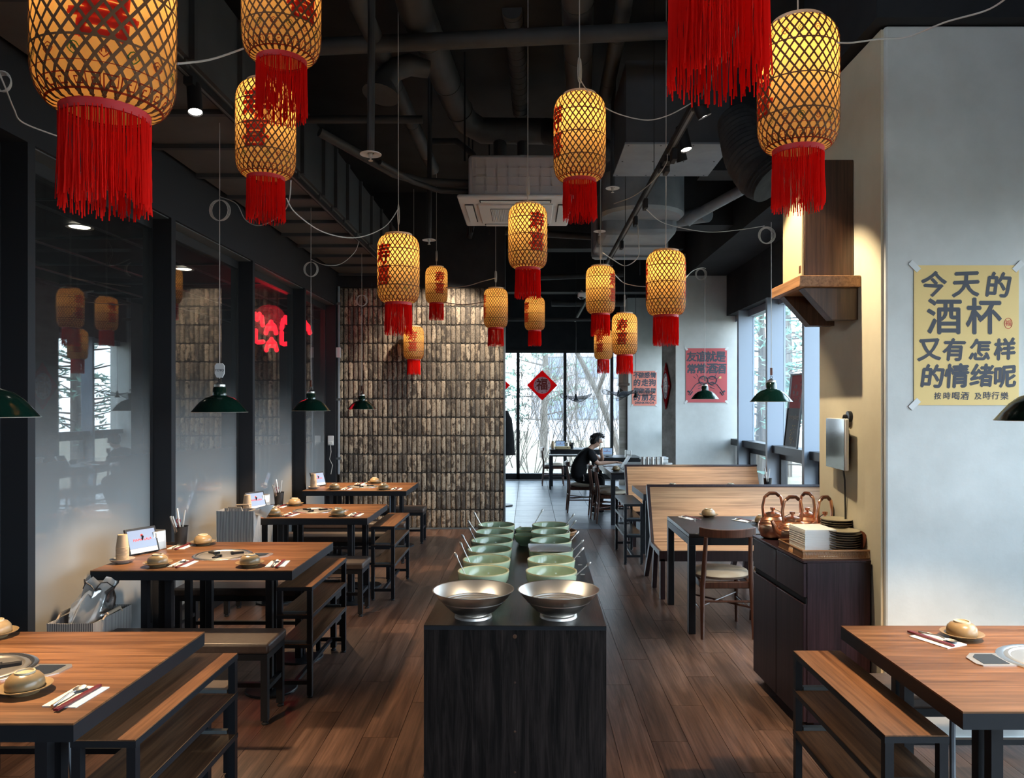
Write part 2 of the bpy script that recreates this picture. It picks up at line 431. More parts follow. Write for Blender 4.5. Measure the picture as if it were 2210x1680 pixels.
# ================================================================== SETTING
# ---- floor: slab, planks, slate tiles
fl = struct('floor', MB().box(-2.76, 3.3, -4.1, 10.2, -.12, -.013), 'floor_wood')
pw, pl = .182, 1.215
pm = MB().box(-pw/2+.0012, pw/2-.0012, -pl/2+.0012, pl/2-.0012, -.013, 0).mesh('plank', 0)
for i in range(31):
    x = -2.66+pw/2+i*pw
    off = (i*.37 % 1)*pl
    for k in range(-1, 7):
        y0 = 2.95+off+k*pl; y1 = y0+pl
        a, b_ = max(y0, 2.2), min(y1, 10.2)
        if b_-a < .25: continue
        o = link('plank', pm, 'floor_wood', fl, (x, (a+b_)/2, 0)); o.scale = (1, (b_-a)/pl, 1)
fl2 = struct('floor', MB().box(-3.2, 3.3, 10.2, 17.35, -.12, -.012), 'mortar')
tmesh = MB().box(-.297, .297, -.297, .297, -.012, 0).mesh('tile', 0)
for i in range(11):
    for k in range(12):
        x, y = -2.9+i*.6, 10.505+k*.6
        if y+.3 > 17.4: continue
        link('tile', tmesh, 'floor_slate', fl2, (x, y, 0))
# ---- ceiling
struct('ceiling', MB().box(-6, 3.5, -4.2, 17.6, 4.6, 4.75), 'ceiling_black')
# ---- left wall: header, fins, windows
WL = -2.6
mb = MB().box(-3.0, WL, 1.2, 10.35, 3.05, 4.6)
wl = struct('wall_left', mb, 'charcoal', smooth=0)
obj('kerb', MB().box(-2.85, WL+.0, 3.9, 10.2, 0, .06), 'frame_dark', wl, smooth=0)
fins = [(3.90, 3.96), (5.47, 5.535), (7.085, 7.14), (8.735, 8.79), (10.13, 10.2)]
for a, b_ in fins:
    obj('mullion', MB().box(-2.76, WL, a, b_, 0, 3.05), 'charcoal', wl, smooth=0)
struct('wall_left', MB().box(-3.0, -2.74, -4.1, 3.9, 0, 3.2), 'charcoal')
for k in range(4):
    a, b_ = fins[k][1], fins[k+1][0]
    wi = obj('window_%d' % (k+1), MB().box(-2.80, -2.735, a, b_, 2.97, 3.05).box(-2.80, -2.735, a, b_, .06, .10).box(-2.80, -2.735, b_-.018, b_, .1, 2.97), 'frame_dark', smooth=0)
    wi['kind'] = 'structure'
    obj('pane', MB().box(-2.755, -2.747, a, b_-.018, .10, 2.97), 'film_glass', wi, smooth=0)
    obj('head_strip', MB().box(-2.80, -2.62, a+.002, b_-.002, 3.042, 3.049), 'frame_strip', wi, smooth=0)
# ---- room behind the glass
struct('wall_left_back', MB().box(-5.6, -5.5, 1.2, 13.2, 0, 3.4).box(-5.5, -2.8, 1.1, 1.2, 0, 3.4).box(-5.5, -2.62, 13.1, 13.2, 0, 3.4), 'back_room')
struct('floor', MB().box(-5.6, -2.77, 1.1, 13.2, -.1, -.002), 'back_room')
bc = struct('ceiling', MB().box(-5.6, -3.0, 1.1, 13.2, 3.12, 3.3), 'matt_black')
for k in range(10):
    obj('ceiling_rail', MB().box(-5.5, -3.0, 1.6+k*1.2, 1.625+k*1.2, 3.105, 3.12), 'frame_strip', bc, smooth=0)
for k in range(3):
    obj('ceiling_rail', MB().box(-3.5-k*.8, -3.475-k*.8, 1.2, 13.1, 3.103, 3.12), 'frame_strip', bc, smooth=0)
for i, (px, py, lb) in enumerate([(172, 490, 'glowing round downlight behind the nearest left window'), (397, 581, 'glowing round downlight behind the second left window')]):
    q = PZ(px, py, 3.10)
    t = thing('downlight', lb, 'downlight', q, group=None)
    obj('trim_ring', MB().lathe([(.075, 0), (.10, -.006), (.10, .004), (.07, .004)], 24), 'white_plastic', t)
    obj('lens', MB().lathe([(.001, -.002), (.074, -.002)], 24), 'down_lens', t)
# ---- brick wall
YB = 10.27
wb = struct('wall_back', MB().box(-2.62, -.335, YB+.022, YB+.28, 0, 3.30), 'mortar')
variants = []
for v in range(5):
    bm_ = MB()
    nx, nz = 4, 8; W, H, D = .057, .236, .05
    rr = random.Random(v+3); vs = []; fs = []
    def hgt(u, t):
        e = max(abs(u)*2, abs(t)*2)
        d = .010 if e > .98 else 0
        return d+rr.uniform(-.0035, .0035)
    for j in range(nz+1):
        for i in range(nx+1):
            u, t = i/nx-.5, j/nz-.5
            ex = rr.uniform(-.0028, .0028) if i in (0, nx) else 0
            ez = rr.uniform(-.006, .004) if j in (0, nz) else 0
            cut = .006 if (i in (0, nx) and j in (0, nz)) else 0
            vs.append((u*W+ex-math.copysign(cut, u)*.6, hgt(u, t), t*H+ez-math.copysign(cut, t)))
    n0 = len(vs)
    for j in range(nz):
        for i in range(nx):
            a = j*(nx+1)+i; fs.append((a, a+1, a+nx+2, a+nx+1))
    rim = [i for i in range(nx+1)]+[(j)*(nx+1)+nx for j in range(1, nz+1)]+[nz*(nx+1)+i for i in range(nx-1, -1, -1)]+[j*(nx+1) for j in range(nz-1, 0, -1)]
    for r_ in rim: vs.append((vs[r_][0], D, vs[r_][2]))
    for k in range(len(rim)):
        k2 = (k+1) % len(rim); fs.append((rim[k2], rim[k], n0+k, n0+k2))
    variants.append(MB().add(vs, fs))
vmesh = [v.mesh('brick', 30) for v in variants]
rows, cols = 13, 34
ph, pwid = 3.29/13, 2.275/34
rest = MB(); rest_rnd = []; n_parts = 0
for r_ in [9, 8, 10, 7, 6, 11, 5, 4, 3, 12, 2, 1, 0]:
    for c_ in range(cols):
        x = -2.60+(c_+.5)*pwid; z = (r_+.5)*ph+.004; y = YB+R.uniform(-.004, .005); k = R.randrange(5)
        if n_parts < 300:
            n_parts += 1
            link('brick', vmesh[k], 'brick', wb, (x, y, z), (R.uniform(-.02, .02), R.uniform(-.012, .012), 0))
        else:
            rest.add([(v[0]+x, v[1]+y, v[2]+z) for v in variants[k].v], variants[k].f); rest_rnd += [R.random()]*len(variants[k].f)
o = obj('brick_field', rest, 'brick', wb, smooth=30, kind='stuff')
at = o.data.attributes.new('brick_random', 'FLOAT', 'FACE')
if len(rest_rnd) == len(o.data.polygons): at.data.foreach_set('value', rest_rnd)
obj('end_trim', MB().box(-.338, -.318, YB-.008, YB+.28, 0, 3.30), 'frame_strip', wb, smooth=0)
struct('wall_back', MB().box(-2.62, -.32, YB+.0, YB+.4, 3.305, 4.6), 'ceiling_black')
struct('baseboard_back', MB().box(-2.6, -.34, YB-.016, YB-.004, .0, .012), 'frame_strip')
struct('wall_left', MB().box(-2.75, -2.62, 10.2, 17.3, 0, 4.6), 'charcoal')
# ---- far glazed wall
YF = 17.1
struct('wall_back', MB().box(-2.8, 3.3, YF-.02, YF+.16, 2.95, 4.6), 'ceiling_black')
fw = obj('window_5', MB().box(-2.62, 2.05, YF-.04, YF+.04, 2.88, 2.95).box(-2.62, 2.05, YF-.06, YF+.04, 0, .14), 'frame_dark', smooth=0); fw['kind'] = 'structure'
xs = [-2.35, -1.29, -.23, .835, 1.9]
for x in xs:
    obj('mullion', MB().box(x-.035, x+.035, YF-.06, YF+.05, .0, 2.9), 'frame_dark', fw, smooth=0)
for a, b_ in zip(xs, xs[1:]):
    obj('pane', MB().box(a+.035, b_-.035, YF-.004, YF+.004, .14, 2.88), 'clear_glass', fw, smooth=0)
# ---- far right: frontal plaster wall, dark timber post, pillar block
struct('wall_right', MB().box(2.09, 3.3, 15.8, 17.2, 0, 3.95), 'plaster')
struct('wall_right', MB().box(2.09, 3.3, 15.75, 17.2, 3.95, 4.6), 'ceiling_black')
struct('trim_1', MB().box(1.93, 2.085, 15.85, 16.0, 0, 3.2), 'concrete')
pb = struct('wall_right', MB().box(2.2, 3.14, 11.2, 12.3, 0, 3.95), 'plaster')
obj('post_face', MB().box(2.19, 2.2, 11.21, 12.3, 0, 3.95), 'concrete', pb, smooth=0)
struct('wall_right', MB().box(2.2, 3.3, 11.15, 12.3, 3.955, 4.6), 'ceiling_black')
# ---- near right pillar
pil = struct('wall_right', MB().box(1.775, 3.4, 3.73, 4.55, 0, 3.57), 'plaster', bevel=.012)
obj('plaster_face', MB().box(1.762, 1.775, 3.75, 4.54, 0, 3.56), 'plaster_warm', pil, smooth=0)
obj('baseboard', MB().box(1.79, 3.1, 3.718, 3.731, 0, .035), 'white_plastic', pil, smooth=0)
struct('trim_2', MB().box(1.70, 3.4, 3.66, 4.62, 3.575, 4.6), 'ceiling_black')
# ---- right window wall (middle bay, bay beyond the pillar block, and the near bay beside the camera)
def win_bay(n, ya, yb, ys, top=2.93):
    o = obj('window_%d' % n, MB().box(RX-.06, RX+.06, ya, yb, top, 3.02).box(RX-.06, RX+.06, ya, yb, 0, .10), 'frame_blue', smooth=0); o['kind'] = 'structure'
    ev = [ya]+ys+[yb]
    for y in ys: obj('mullion', MB().box(2.955, RX+.03, y-.035, y+.035, 0, 3.02), 'frame_blue', o, smooth=0)
    for a, b_ in zip(ev, ev[1:]):
        if b_-a < .1: continue
        obj('transom', MB().box(RX-.14, RX+.04, a+.035, b_-.035, 1.10, 1.19), 'frame_dark', o, smooth=0)
        obj('pane', MB().box(RX+.0, RX+.008, a+.035, b_-.035, 1.19, top), 'clear_glass', o, smooth=0)
        obj('sash', MB().box(RX-.05, RX+.03, a+.05, a+.11, .1, 1.10).box(RX-.05, RX+.03, b_-.11, b_-.05, .1, 1.10).box(RX-.05, RX+.03, a+.11, b_-.11, 1.02, 1.10), 'frame_dark', o, smooth=0)
        obj('lower_pane', MB().box(RX+.0, RX+.008, a+.11, b_-.11, .1, 1.02), 'clear_glass', o, smooth=0)
    return o
win_bay(6, 4.6, 11.2, [5.55, 6.8, 8.07, 9.31, 10.58])
win_bay(7, 12.3, 15.8, [13.4, 14.6])
win_bay(8, -4.0, 3.7, [-2.6, -1.2, .2, 1.6, 3.0], 2.6)
struct('wall_right', MB().box(2.96, 3.3, -4.1, 17.2, 3.02, 4.6), 'ceiling_black')
struct('wall_front', MB().box(-3.0, 3.3, -4.2, -3.95, 0, 3.05), 'charcoal')
struct('wall_front', MB().box(-3.0, 3.3, -4.2, -3.95, 3.05, 4.6), 'ceiling_black')
# ================================================================== CEILING SERVICES
def duct(name, label, pts, r, m='duct_black', sides=20, bands=0, cat='duct', smooth=40):
    p0 = Vector(pts[0]); t = thing(name, label, cat, p0)
    loc = [Vector(p)-p0 for p in pts]
    obj('tube', MB().tube(loc, r, sides), m, t, smooth=smooth)
    if bands:
        rr = r if not isinstance(r, (list, tuple)) else r[0]
        tot = sum((b_-a).length for a, b_ in zip(loc, loc[1:])); d = 0
        for a, b_ in zip(loc, loc[1:]):
            L = (b_-a).length; n = max(1, round(bands*L/tot)) if L > .3 else 0
            for k in range(n):
                q = a.lerp(b_, (k+.5)/n); dr = (b_-a).normalized()*.006
                obj('joint_band', MB().tube([q-dr, q+dr], rr*1.035, sides), m, t)
    return t
dk = thing('rectangular_duct', 'long dark rectangular duct running over the left tables', 'duct', (-2.18, 5.5, 3.47))
obj('duct_body', MB().box(-.375, .425, -4.3, 4.65, .012, .55), 'soffit_side', dk, smooth=0)
ry = [-4.3, -3.55, -2.9, -2.25, -1.6, -.95, -.35, .3, .9, 1.3, 1.75, 2.3, 2.85, 3.4, 4.0, 4.65]
for a, b_ in zip(ry, ry[1:]):
    obj('panel', MB().box(-.375, .40, a+.02, b_-.02, .0, .012), 'soffit_panel', dk, smooth=0)
    obj('flange', MB().box(-.38, .41, b_-.02, b_+.02, -.03, .012).box(.425, .455, b_-.02, b_+.02, .0, .54), 'soffit_side', dk, smooth=0)
duct('transverse_pipe', 'thick dark pipe crossing the ceiling from left to right', [P(640, 103, 4.95), P(1442, 66, 4.95)], .055, bands=2, cat='pipe')
duct('round_duct', 'widest dark round duct with an elbow over the air conditioner', [P(858, -160, 4.0), P(897, 20, 4.86), P(980, 215, 6.5), P(1005, 262, 6.8), P(1040, 282, 6.9), P(1190, 284, 6.9)], .115, bands=5)
duct('round_duct', 'dark round duct running straight back above the middle lantern', [P(1244, -200, 4.2), P(1247, 60, 5.1), P(1250, 235, 6.6)], .105, bands=4)
duct('ribbed_duct', 'thin ribbed dark duct behind the crossing pipe', [P(1105, 20, 5.5), P(1116, 120, 6.1), P(1124, 240, 7.0)], .075, bands=16)
duct('round_duct', 'narrow dark duct right of the middle lantern', [P(1354, -60, 4.6), P(1345, 20, 4.96), P(1305, 215, 6.4)], .058, bands=3)
duct('round_duct', 'narrow dark duct along the left side of the ceiling', [P(757, -60, 4.2), P(775, 10, 4.53), P(905, 300, 6.8), P(935, 365, 7.5)], .06, bands=4)
e0 = P(868, 145, 5.3)
duct('duct_elbow', 'dark elbow flaring off the left round duct', [P(925, 150, 5.35), P(885, 140, 5.3), P(850, 150, 5.25), P(828, 178, 5.22), P(822, 205, 5.2)], [.06, .075, .08, .085, .13], bands=3)
duct('transverse_pipe', 'thin dark pipe crossing left of the air conditioner', [P(662, 258, 5.8), P(912, 258, 5.8)], .03, cat='pipe')
duct('flexible_duct', 'dark flexible duct hanging behind the middle lantern', [P(1175, 283, 6.9), P(1215, 290, 6.8), P(1265, 310, 6.8), P(1315, 330, 6.9)], [.115, .12, .13, .10], 'duct_cloth')
duct('branch_duct', 'short dark vertical duct stub left of the middle lantern', [P(1078, 285, 6.9), P(1080, 340, 6.9)], .06, bands=1)
duct('branch_duct', 'short ribbed duct stub nearest to the middle lantern', [P(1128, 285, 6.9), P(1128, 338, 6.9)], .05, bands=4)
duct('refrigerant_pipe', 'lagged dark pipe sagging from the left duct to the air conditioner', [P(690, 285, 5.2), P(770, 330, 5.4), P(850, 375, 5.7), P(910, 392, 5.9), P(985, 396, 6.0), P(1022, 396, 6.0)], .032, cat='pipe')
duct('refrigerant_pipe', 'thin dark pipe curving under the lagged pipe', [P(820, 350, 5.5), P(890, 392, 5.8), P(950, 412, 6.0), P(1022, 414, 6.05)], .02, cat='pipe')
duct('drain_pipe', 'dark pipe curving down behind the air conditioner', [P(935, 305, 7.4), P(985, 305, 7.3), P(1018, 330, 7.2), P(1030, 350, 7.2)], .03, cat='pipe')
# crumpled flexible duct on the right
pts = [P(1588, 255, 5.5), P(1606, 300, 5.4), P(1622, 340, 5.3), P(1645, 378, 5.2), P(1668, 398, 5.15)]
fine = []
for a, b_ in zip(pts, pts[1:]):
    for k in range(9): fine.append(a.lerp(b_, k/9))
rr = [.105+.07*math.sin(PI*min(1, i/len(fine)*.75+.1))+(.012 if i % 2 else 0) for i in range(len(fine))]
duct('flexible_duct', 'crumpled dark cloth duct hanging left of the big right lantern', fine, rr, 'duct_cloth', sides=24)
# boxed duct with light grey underside
bx = thing('boxed_duct', 'boxed duct with a flat light grey underside right of the track', 'duct', (1.1, 5.9, 3.6))
obj('box_body', MB().box(-.38, .38, -.38, .38, .014, .62), 'soffit_side', bx, smooth=0)
obj('underside', MB().box(-.39, .40, -.39, .38, 0, .014), 'duct_grey', bx, smooth=0)
mb = MB()
for x in (-.36, -.12, .12, .36):
    for y in (-.36, 0, .35): mb.lathe([(.001, -.002), (.006, -.002), (.006, .002)], 8, (x, y, 0))
obj('screw', mb, 'dark_slot', bx, kind='stuff')
gd = thing('grey_duct', 'large light grey duct with rounded end behind the track rail', 'duct', (1.13, 7.7, 3.4))
obj('drum', MB().lathe([(.001, .10), (.40, .10), (.43, .13), (.43, .5)], 36, (0, -.15, .06)), 'duct_grey', gd)
obj('box_body', MB().box(-.38, .38, -.1, 1.3, .02, .55), 'duct_grey', gd, bevel=.05)
obj('seam', MB().box(-.39, .39, .45, .48, .0, .56).box(-.39, .39, 1.0, 1.03, .0, .56), 'duct_grey', gd, smooth=0)
obj('spigot', MB().tube([(.42, .5, .30), (.62, .2, .28), (.72, .05, .26)], .085, 18), 'duct_grey', gd)
duct('grey_pipe', 'pale grey pipe slanting up to the right of the grey duct', [P(1482, 480, 7.45), P(1500, 465, 7.4), P(1610, 405, 6.9)], .05, 'duct_grey', bands=2, cat='pipe')
# dark beams on the right and across
for nm, b_ in [('trim_3', (2.35, 2.95, 4.6, 11.2, 3.62, 4.6)), ('trim_4', (1.55, 2.35, 6.6, 6.9, 3.75, 4.6)), ('trim_5', (1.55, 2.35, 8.6, 8.9, 3.75, 4.6)), ('trim_6', (-.3, 2.2, 10.6, 10.85, 3.9, 4.6)), ('trim_7', (-2.6, 3.1, 13.3, 13.6, 3.7, 4.6))]:
    struct(nm, MB().box(*b_), 'ceiling_black')
for i, (a, b_, r, lb) in enumerate([((1088, 690, 13), (1330, 690, 13), .03, 'thin dark pipe crossing low in front of the far windows'), ((1150, 600, 12), (1345, 592, 12), .045, 'dark pipe crossing behind the hanging lanterns'), ((1190, 655, 14), (1345, 655, 14), .06, 'dark pipe crossing just above the far windows'), ((1090, 500, 9), (1340, 515, 9), .04, 'dark pipe crossing behind the air conditioner')]):
    duct('transverse_pipe', lb, [P(*a), P(*b_)], r, cat='pipe')
rodw = ['nearest the left side of the air conditioner', 'second from the left by the air conditioner', 'third from the left behind the air conditioner', 'right behind the middle of the air conditioner', 'left of the two beyond the track rail', 'right of the two beyond the track rail']
for i, (px, y, z0) in enumerate([(1003, 6.2, 3.7), (1012, 7.6, 3.4), (1020, 7.9, 3.5), (1056, 8.4, 3.6), (1380, 9.3, 3.3), (1405, 9.5, 3.4)]):
    q = P(px, 400, y)
    tag(obj('hanger_rod', MB().tube([(0, 0, 0), (0, 0, 4.6-z0)], .008, 6), 'matt_black', loc=(q.x, y, z0)), 'thin black hanger rod, '+rodw[i], 'rod', 'ceiling hanger rods')
# sprinklers
def sprinkler(px, py, w_, lb):
    Y = .118*F/w_; q = P(px, py, Y)
    t = thing('sprinkler', lb, 'sprinkler', q)
    obj('drop_pipe', MB().tube([(0, 0, .01), (0.01, 0, 4.58-q.z)], .021, 10), 'duct_black', t)
    obj('escutcheon', MB().lathe([(.02, .006), (.059, .0), (.059, .004), (.02, .012)], 28), 'ac_white', t)
    obj('sprinkler_head', MB().lathe([(.012, .01), (.012, -.015), (.005, -.02), (.005, -.03), (.013, -.032), (.013, -.035), (.001, -.035)], 12), 'steel', t)
sprinkler(800, 334, 46, 'sprinkler with cream disc on the long drop pipe at left')
sprinkler(926, 519, 29, 'sprinkler with cream disc above the small left lantern')
sprinkler(1322, 407, 30, 'sprinkler with cream disc right of the middle lantern fringe')
sprinkler(1294, 500, 26, 'sprinkler with cream disc right of the air conditioner')
# air conditioner
ac = thing('ceiling_air_conditioner', 'white cassette air conditioner hanging in the middle of the ceiling', 'air conditioner', (-.10, 6.24, 3.28))
obj('panel_frame', MB().box(-.45, .45, -.45, .45, 0, .035), 'ac_white', ac, bevel=.015)
obj('casing', MB().box(-.37, .42, -.37, .37, .03, .37), 'ac_body', ac, bevel=.03)
mb = MB()
for z in (.12, .19, .26): mb.box(-.33, .38, -.376, -.368, z, z+.012)
for k in range(9): x = -.32+k*.085; mb.box(x, x+.012, -.376, -.368, .08, .33)
obj('casing_ribs', mb, 'ac_body', ac, smooth=0)
obj('intake_panel', MB().box(-.30, .30, -.30, .30, -.016, 0), 'ac_white', ac, bevel=.012)
mb = MB()
for i in range(30):
    x = -.2+i*.0138
    mb.box(x, x+.006, -.2, .2, -.021, -.016)
for k in range(20): y = -.2+k*.021; mb.box(-.2, .208, y, y+.005, -.0215, -.016)
obj('grille', mb, 'ac_white', ac, smooth=0, kind='stuff')
obj('grille_recess', MB().box(-.205, .213, -.205, .205, -.0175, -.0155), 'dark_slot', ac, smooth=0)
for a in range(4):
    M4 = Matrix.Rotation(a*PI/2, 4, 'Z')
    obj('outlet_slot', MB().box(-.28, .28, -.405, -.335, -.004, .001, M4), 'dark_slot', ac, smooth=0)
    obj('louver', MB().box(-.27, .27, -.40, -.343, -.012, -.006, M4), 'ac_white', ac, smooth=0)
# track rails + spots
def rail(x, y0, y1, z, lb):
    t = thing('track_rail', lb, 'track', (x, (y0+y1)/2, z)); L = (y1-y0)/2
    obj('rail', MB().box(-.02, .02, -L, L, 0, .035), 'matt_black', t, smooth=0)
    obj('slot', MB().box(-.008, .008, -L, L, -.002, .0), 'frame_strip', t, smooth=0)
    return t
tr = rail(.905, 2.6, 14.5, 3.30, 'long black lighting track right of the middle lantern')
for y in (4.75, 5.0, 5.9, 6.45, 7.4, 8.3): obj('adapter', MB().box(.0, .03, y-8.55-.05, y-8.55+.05, -.075, -.001), 'matt_black', tr, bevel=.004)
for y in (3.4, 5.4, 7.0, 9.0, 11): obj('suspension', MB().tube([(0, y-8.55, .035), (0, y-8.55, 1.3)], .003, 5), 'matt_black', tr)
rail(-1.80, 2.6, 9.6, 3.425, 'long black lighting track under the left duct')
def spot(px, py, Y, aim, lb, power, angle=45, col=(1, .84, .62), lampsize=.03, hold=None):
    q = P(px, py, Y); d = (Vector(aim)-q).normalized()
    t = thing('track_spotlight', lb, 'spotlight', q)
    rq = d.to_track_quat('-Z', 'Y').to_matrix().to_4x4()
    obj('can', MB().lathe([(.034, -.075), (.037, -.08), (.037, .085), (.03, .09), (.001, .09)], 22, M4=rq), 'matt_black', t)
    obj('lens', MB().lathe([(.001, -.072), (.034, -.072)], 22, M4=rq), 'spot_lens', t)
    h_ = Vector(hold)-q
    bk_m = MB().tube([(0, 0, .05), (0, 0, max(.12, h_.z-.03)), (h_.x, 0, h_.z)] if abs(h_.x) > .02 else [(0, 0, .05), (0, 0, h_.z)], .012, 8)
    obj('bracket', bk_m.cbox((h_.x, 0, h_.z-.02), (.05, .10, .04)), 'matt_black', t)
    l = bpy.data.lights.new('spot', 'SPOT'); l.energy = power; l.color = col; l.spot_size = math.radians(angle); l.spot_blend = .45; l.shadow_soft_size = lampsize
    o = bpy.data.objects.new('lamp', l); COL.objects.link(o); o.parent = t
    o.location = d*.095; o.rotation_euler = d.to_track_quat('-Z', 'Y').to_euler()
    return t
RT_ = lambda y: (.905, y, 3.30)
LT_ = lambda y: (-1.80, y, 3.425)
spot(1508, 222, 3.98, (1.77, 4.2, 1.5), 'black track spotlight shining brightest, aimed at the right pillar', 145, 62, (1, .84, .58), .012, RT_(3.98))
spot(1476, 300, 4.9, (1.5, 4.5, .9), 'black track spotlight, upper of the pair on the right track', 60, 40, (1, .86, .62), .012, RT_(4.9))
spot(1466, 322, 5.05, (1.9, 5.9, .7), 'black track spotlight, lower of the pair on the right track', 70, 50, hold=RT_(5.05))
spot(420, 215, 4.02, (-1.3, 3.3, .2), 'black track spotlight under the left duct', 40, 45, hold=LT_(4.02))
q_ = P(1015, 500, 9.1)
spot(1015, 500, 9.1, (-1.2, 10.3, 2.25), 'black spotlight behind the air conditioner, aimed at the brick wall', 170, 66, (1, .88, .72), .04, (q_.x, 9.1, 4.59))
# two more heads on the same tracks, just above the frame, over the serving island
spot(1688, -60, 2.7, (.1, 2.9, .9), 'black track spotlight above the frame over the island, right track', 85, 34, hold=RT_(2.7))
spot(40, -160, 2.7, (-.2, 2.9, .9), 'black track spotlight above the frame over the island, left track', 95, 34, hold=LT_(2.7))
# ================================================================== FURNITURE
TH = .74
def make_grill_table(wd=1.15, dp=.90):
    t = thing('grill_table', 'x', 'table')
    obj('tabletop', MB().box(-wd/2, wd/2, 0, dp, TH-.006, TH), 'table_wood', t, smooth=0)
    obj('edge_band', MB().box(-wd/2, wd/2, 0, dp, TH-.056, TH-.0062), 'black_edge', t, smooth=0)
    for yy in (.17, dp-.17):
        for dx, dy in ((.40, -.03), (.40, .04), (-.33, -.03), (-.26, .04), (-.19, -.03)):
            obj('leg', MB().box(dx-.019, dx+.019, yy+dy-.019, yy+dy+.019, .012, TH-.057), 'black_metal', t, smooth=0)
        for cx in (.40, -.26): obj('base_plate', MB().lathe([(.001, .012), (.145, .012), (.15, .006), (.15, 0), (.001, 0)], 30, (cx, yy, 0)), 'black_metal', t)
    obj('gas_hose', MB().tube([(.32, .40, TH-.06), (.325, .40, .45), (.335, .42, .22), (.30, .45, .02)], .011, 8), 'duct_grey', t)
    return t
GT = Proto(make_grill_table())
TXR = -1.345
TY = [2.22, 4.275, 6.27, 8.275]
tn = ['nearest left grill table', 'second left grill table', 'third left grill table', 'farthest left grill table']
for k in range(4):
    wid = ['brown wood grill table at lower left, nearest the viewer', 'brown wood grill table second from the front on the left', 'brown wood grill table third from the front on the left', 'brown wood grill table farthest back by the brick wall'][k]
    GT.place((TXR-.575, TY[k], 0), 0, wid, 'grill tables along the left windows')
RTX, RTY = 1.335, 2.305
rt = GT.place((RTX+.575, RTY+.9, 0), PI, 'brown wood grill table at lower right below the gold poster', 'grill tables')
# leather benches
def make_bench(L=1.12):
    t = thing('leather_bench', 'x', 'bench'); D = .30
    obj('cushion', MB().box(-L, 0, 0, D, .375, .43), 'leather', t, bevel=.014)
    mb = MB().box(-L+.01, -.01, .01, .035, .34, .375).box(-L+.01, -.01, D-.035, D-.01, .34, .375).box(-.035, -.01, .035, D-.035, .34, .375).box(-L+.01, -L+.035, .035, D-.035, .34, .375)
    obj('seat_frame', mb, 'black_metal', t, smooth=0)
    for x in (-.0275, -L+.0275):
        for y in (.0275, D-.0275):
            l = obj('leg', MB().box(x-.0175, x+.0175, y-.0175, y+.0175, .022, .34), 'black_metal', t, smooth=0)
            obj('foot', MB().lathe([(.001, 0), (.017, 0), (.019, .006), (.012, .012), (.012, .022)], 12, (x, y, 0)), 'black_edge', l)
    obj('stretcher', MB().box(-L+.045, -.045, D-.04, D-.015, .105, .13), 'black_metal', t, smooth=0)
    for x in (-.0275, -L+.0275):
        obj('side_rail', MB().box(x-.0125, x+.0125, .045, D-.045, .17, .195), 'black_metal', t, smooth=0)
    return t
LB = Proto(make_bench())
LB1 = Proto(make_bench(.96)); LB1.place((-1.36, 3.93, 0), 0, 'dark brown leather bench between the nearest and second left tables', 'leather benches along the left windows')
for x, y, lb in [(-1.33, 3.13, 'dark brown leather bench tucked behind the nearest left table'), (-1.31, 5.13, 'dark brown leather bench tucked behind the second left table'),
                 (-1.31, 5.955, 'dark brown leather bench in front of the third left table'), (-1.31, 7.15, 'dark brown leather bench tucked behind the third left table'), (-1.31, 7.965, 'dark brown leather bench in front of the farthest left table'),
                 (-1.27, 9.12, 'dark brown leather bench right before the brick wall')]:
    LB.place((x, y, 0), 0, lb, 'leather benches along the left windows')
LB.place((2.55, 3.22, 0), 0, 'dark brown leather bench between right grill table and plaster pillar', 'leather benches')
# three tier racks
def make_rack(m='rack_wood'):
    t = thing('tiered_rack', 'x', 'rack'); W, L = .20, .82
    for z in (.64, .48, .31):
        s = obj('shelf_board', MB().box(-W, 0, 0, L, z-.004, z), m, t, smooth=0)
        obj('shelf_edge', MB().box(-W-.002, .002, -.002, L+.002, z-.024, z-.0042), 'black_edge', s, smooth=0)
        for y in (.014, L-.014) if z < .6 else ():
            obj('bracket', MB().box(-W+.035, -.035, y-.012, y+.012, z, z+.014), 'frame_strip', s, smooth=0)
    for x in (-W+.014, -.014):
        for y in (.014, L-.014):
            l = obj('leg', MB().box(x-.014, x+.014, y-.014, y+.014, .014, .616), 'black_metal', t, smooth=0)
            obj('foot', MB().lathe([(.001, 0), (.015, 0), (.016, .005), (.011, .009), (.011, .014)], 10, (x, y, 0)), 'black_edge', l)
    for y in (.014, L-.014): obj('rail', MB().box(-W+.028, -.028, y-.01, y+.01, .075, .098), 'black_metal', t, smooth=0)
    obj('stretcher', MB().box(-W/2-.011, -W/2+.011, .024, L-.024, .077, .096), 'black_metal', t, smooth=0)
    return t
RK = Proto(make_rack())
for x, y, lb in [(-1.222, 2.335, 'three tier wooden rack beside the nearest left table'), (-1.243, 4.31, 'three tier wooden rack beside the second left table'), (-1.155, 6.47, 'three tier wooden rack beside the third left table')]:
    RK.place((x, y, 0), 0, lb, 'tiered racks at the table ends')
RK.place((1.325, 2.366, 0), 0, 'three tier wooden rack beside the lower right grill table', 'tiered racks at the table ends')
rk2 = Proto(make_rack('dark_table')); rk2.place((1.213, 7.93, 0), 0, 'dark three tier rack at the booth table end', 'tiered racks at the table ends')
ld = thing('steel_plate', 'round steel plate on the lowest shelf of the lower right rack', 'plate', (1.225, 2.52, .311))
obj('plate_face', MB().lathe([(.001, .014), (.05, .013), (.068, .008), (.074, 0)], 32), 'steel_bright', ld)
obj('plate_rim', MB().tube([(.0745*math.cos(a*PI/16), .0745*math.sin(a*PI/16), .003) for a in range(32)], .003, 6, closed=True), 'steel', ld)
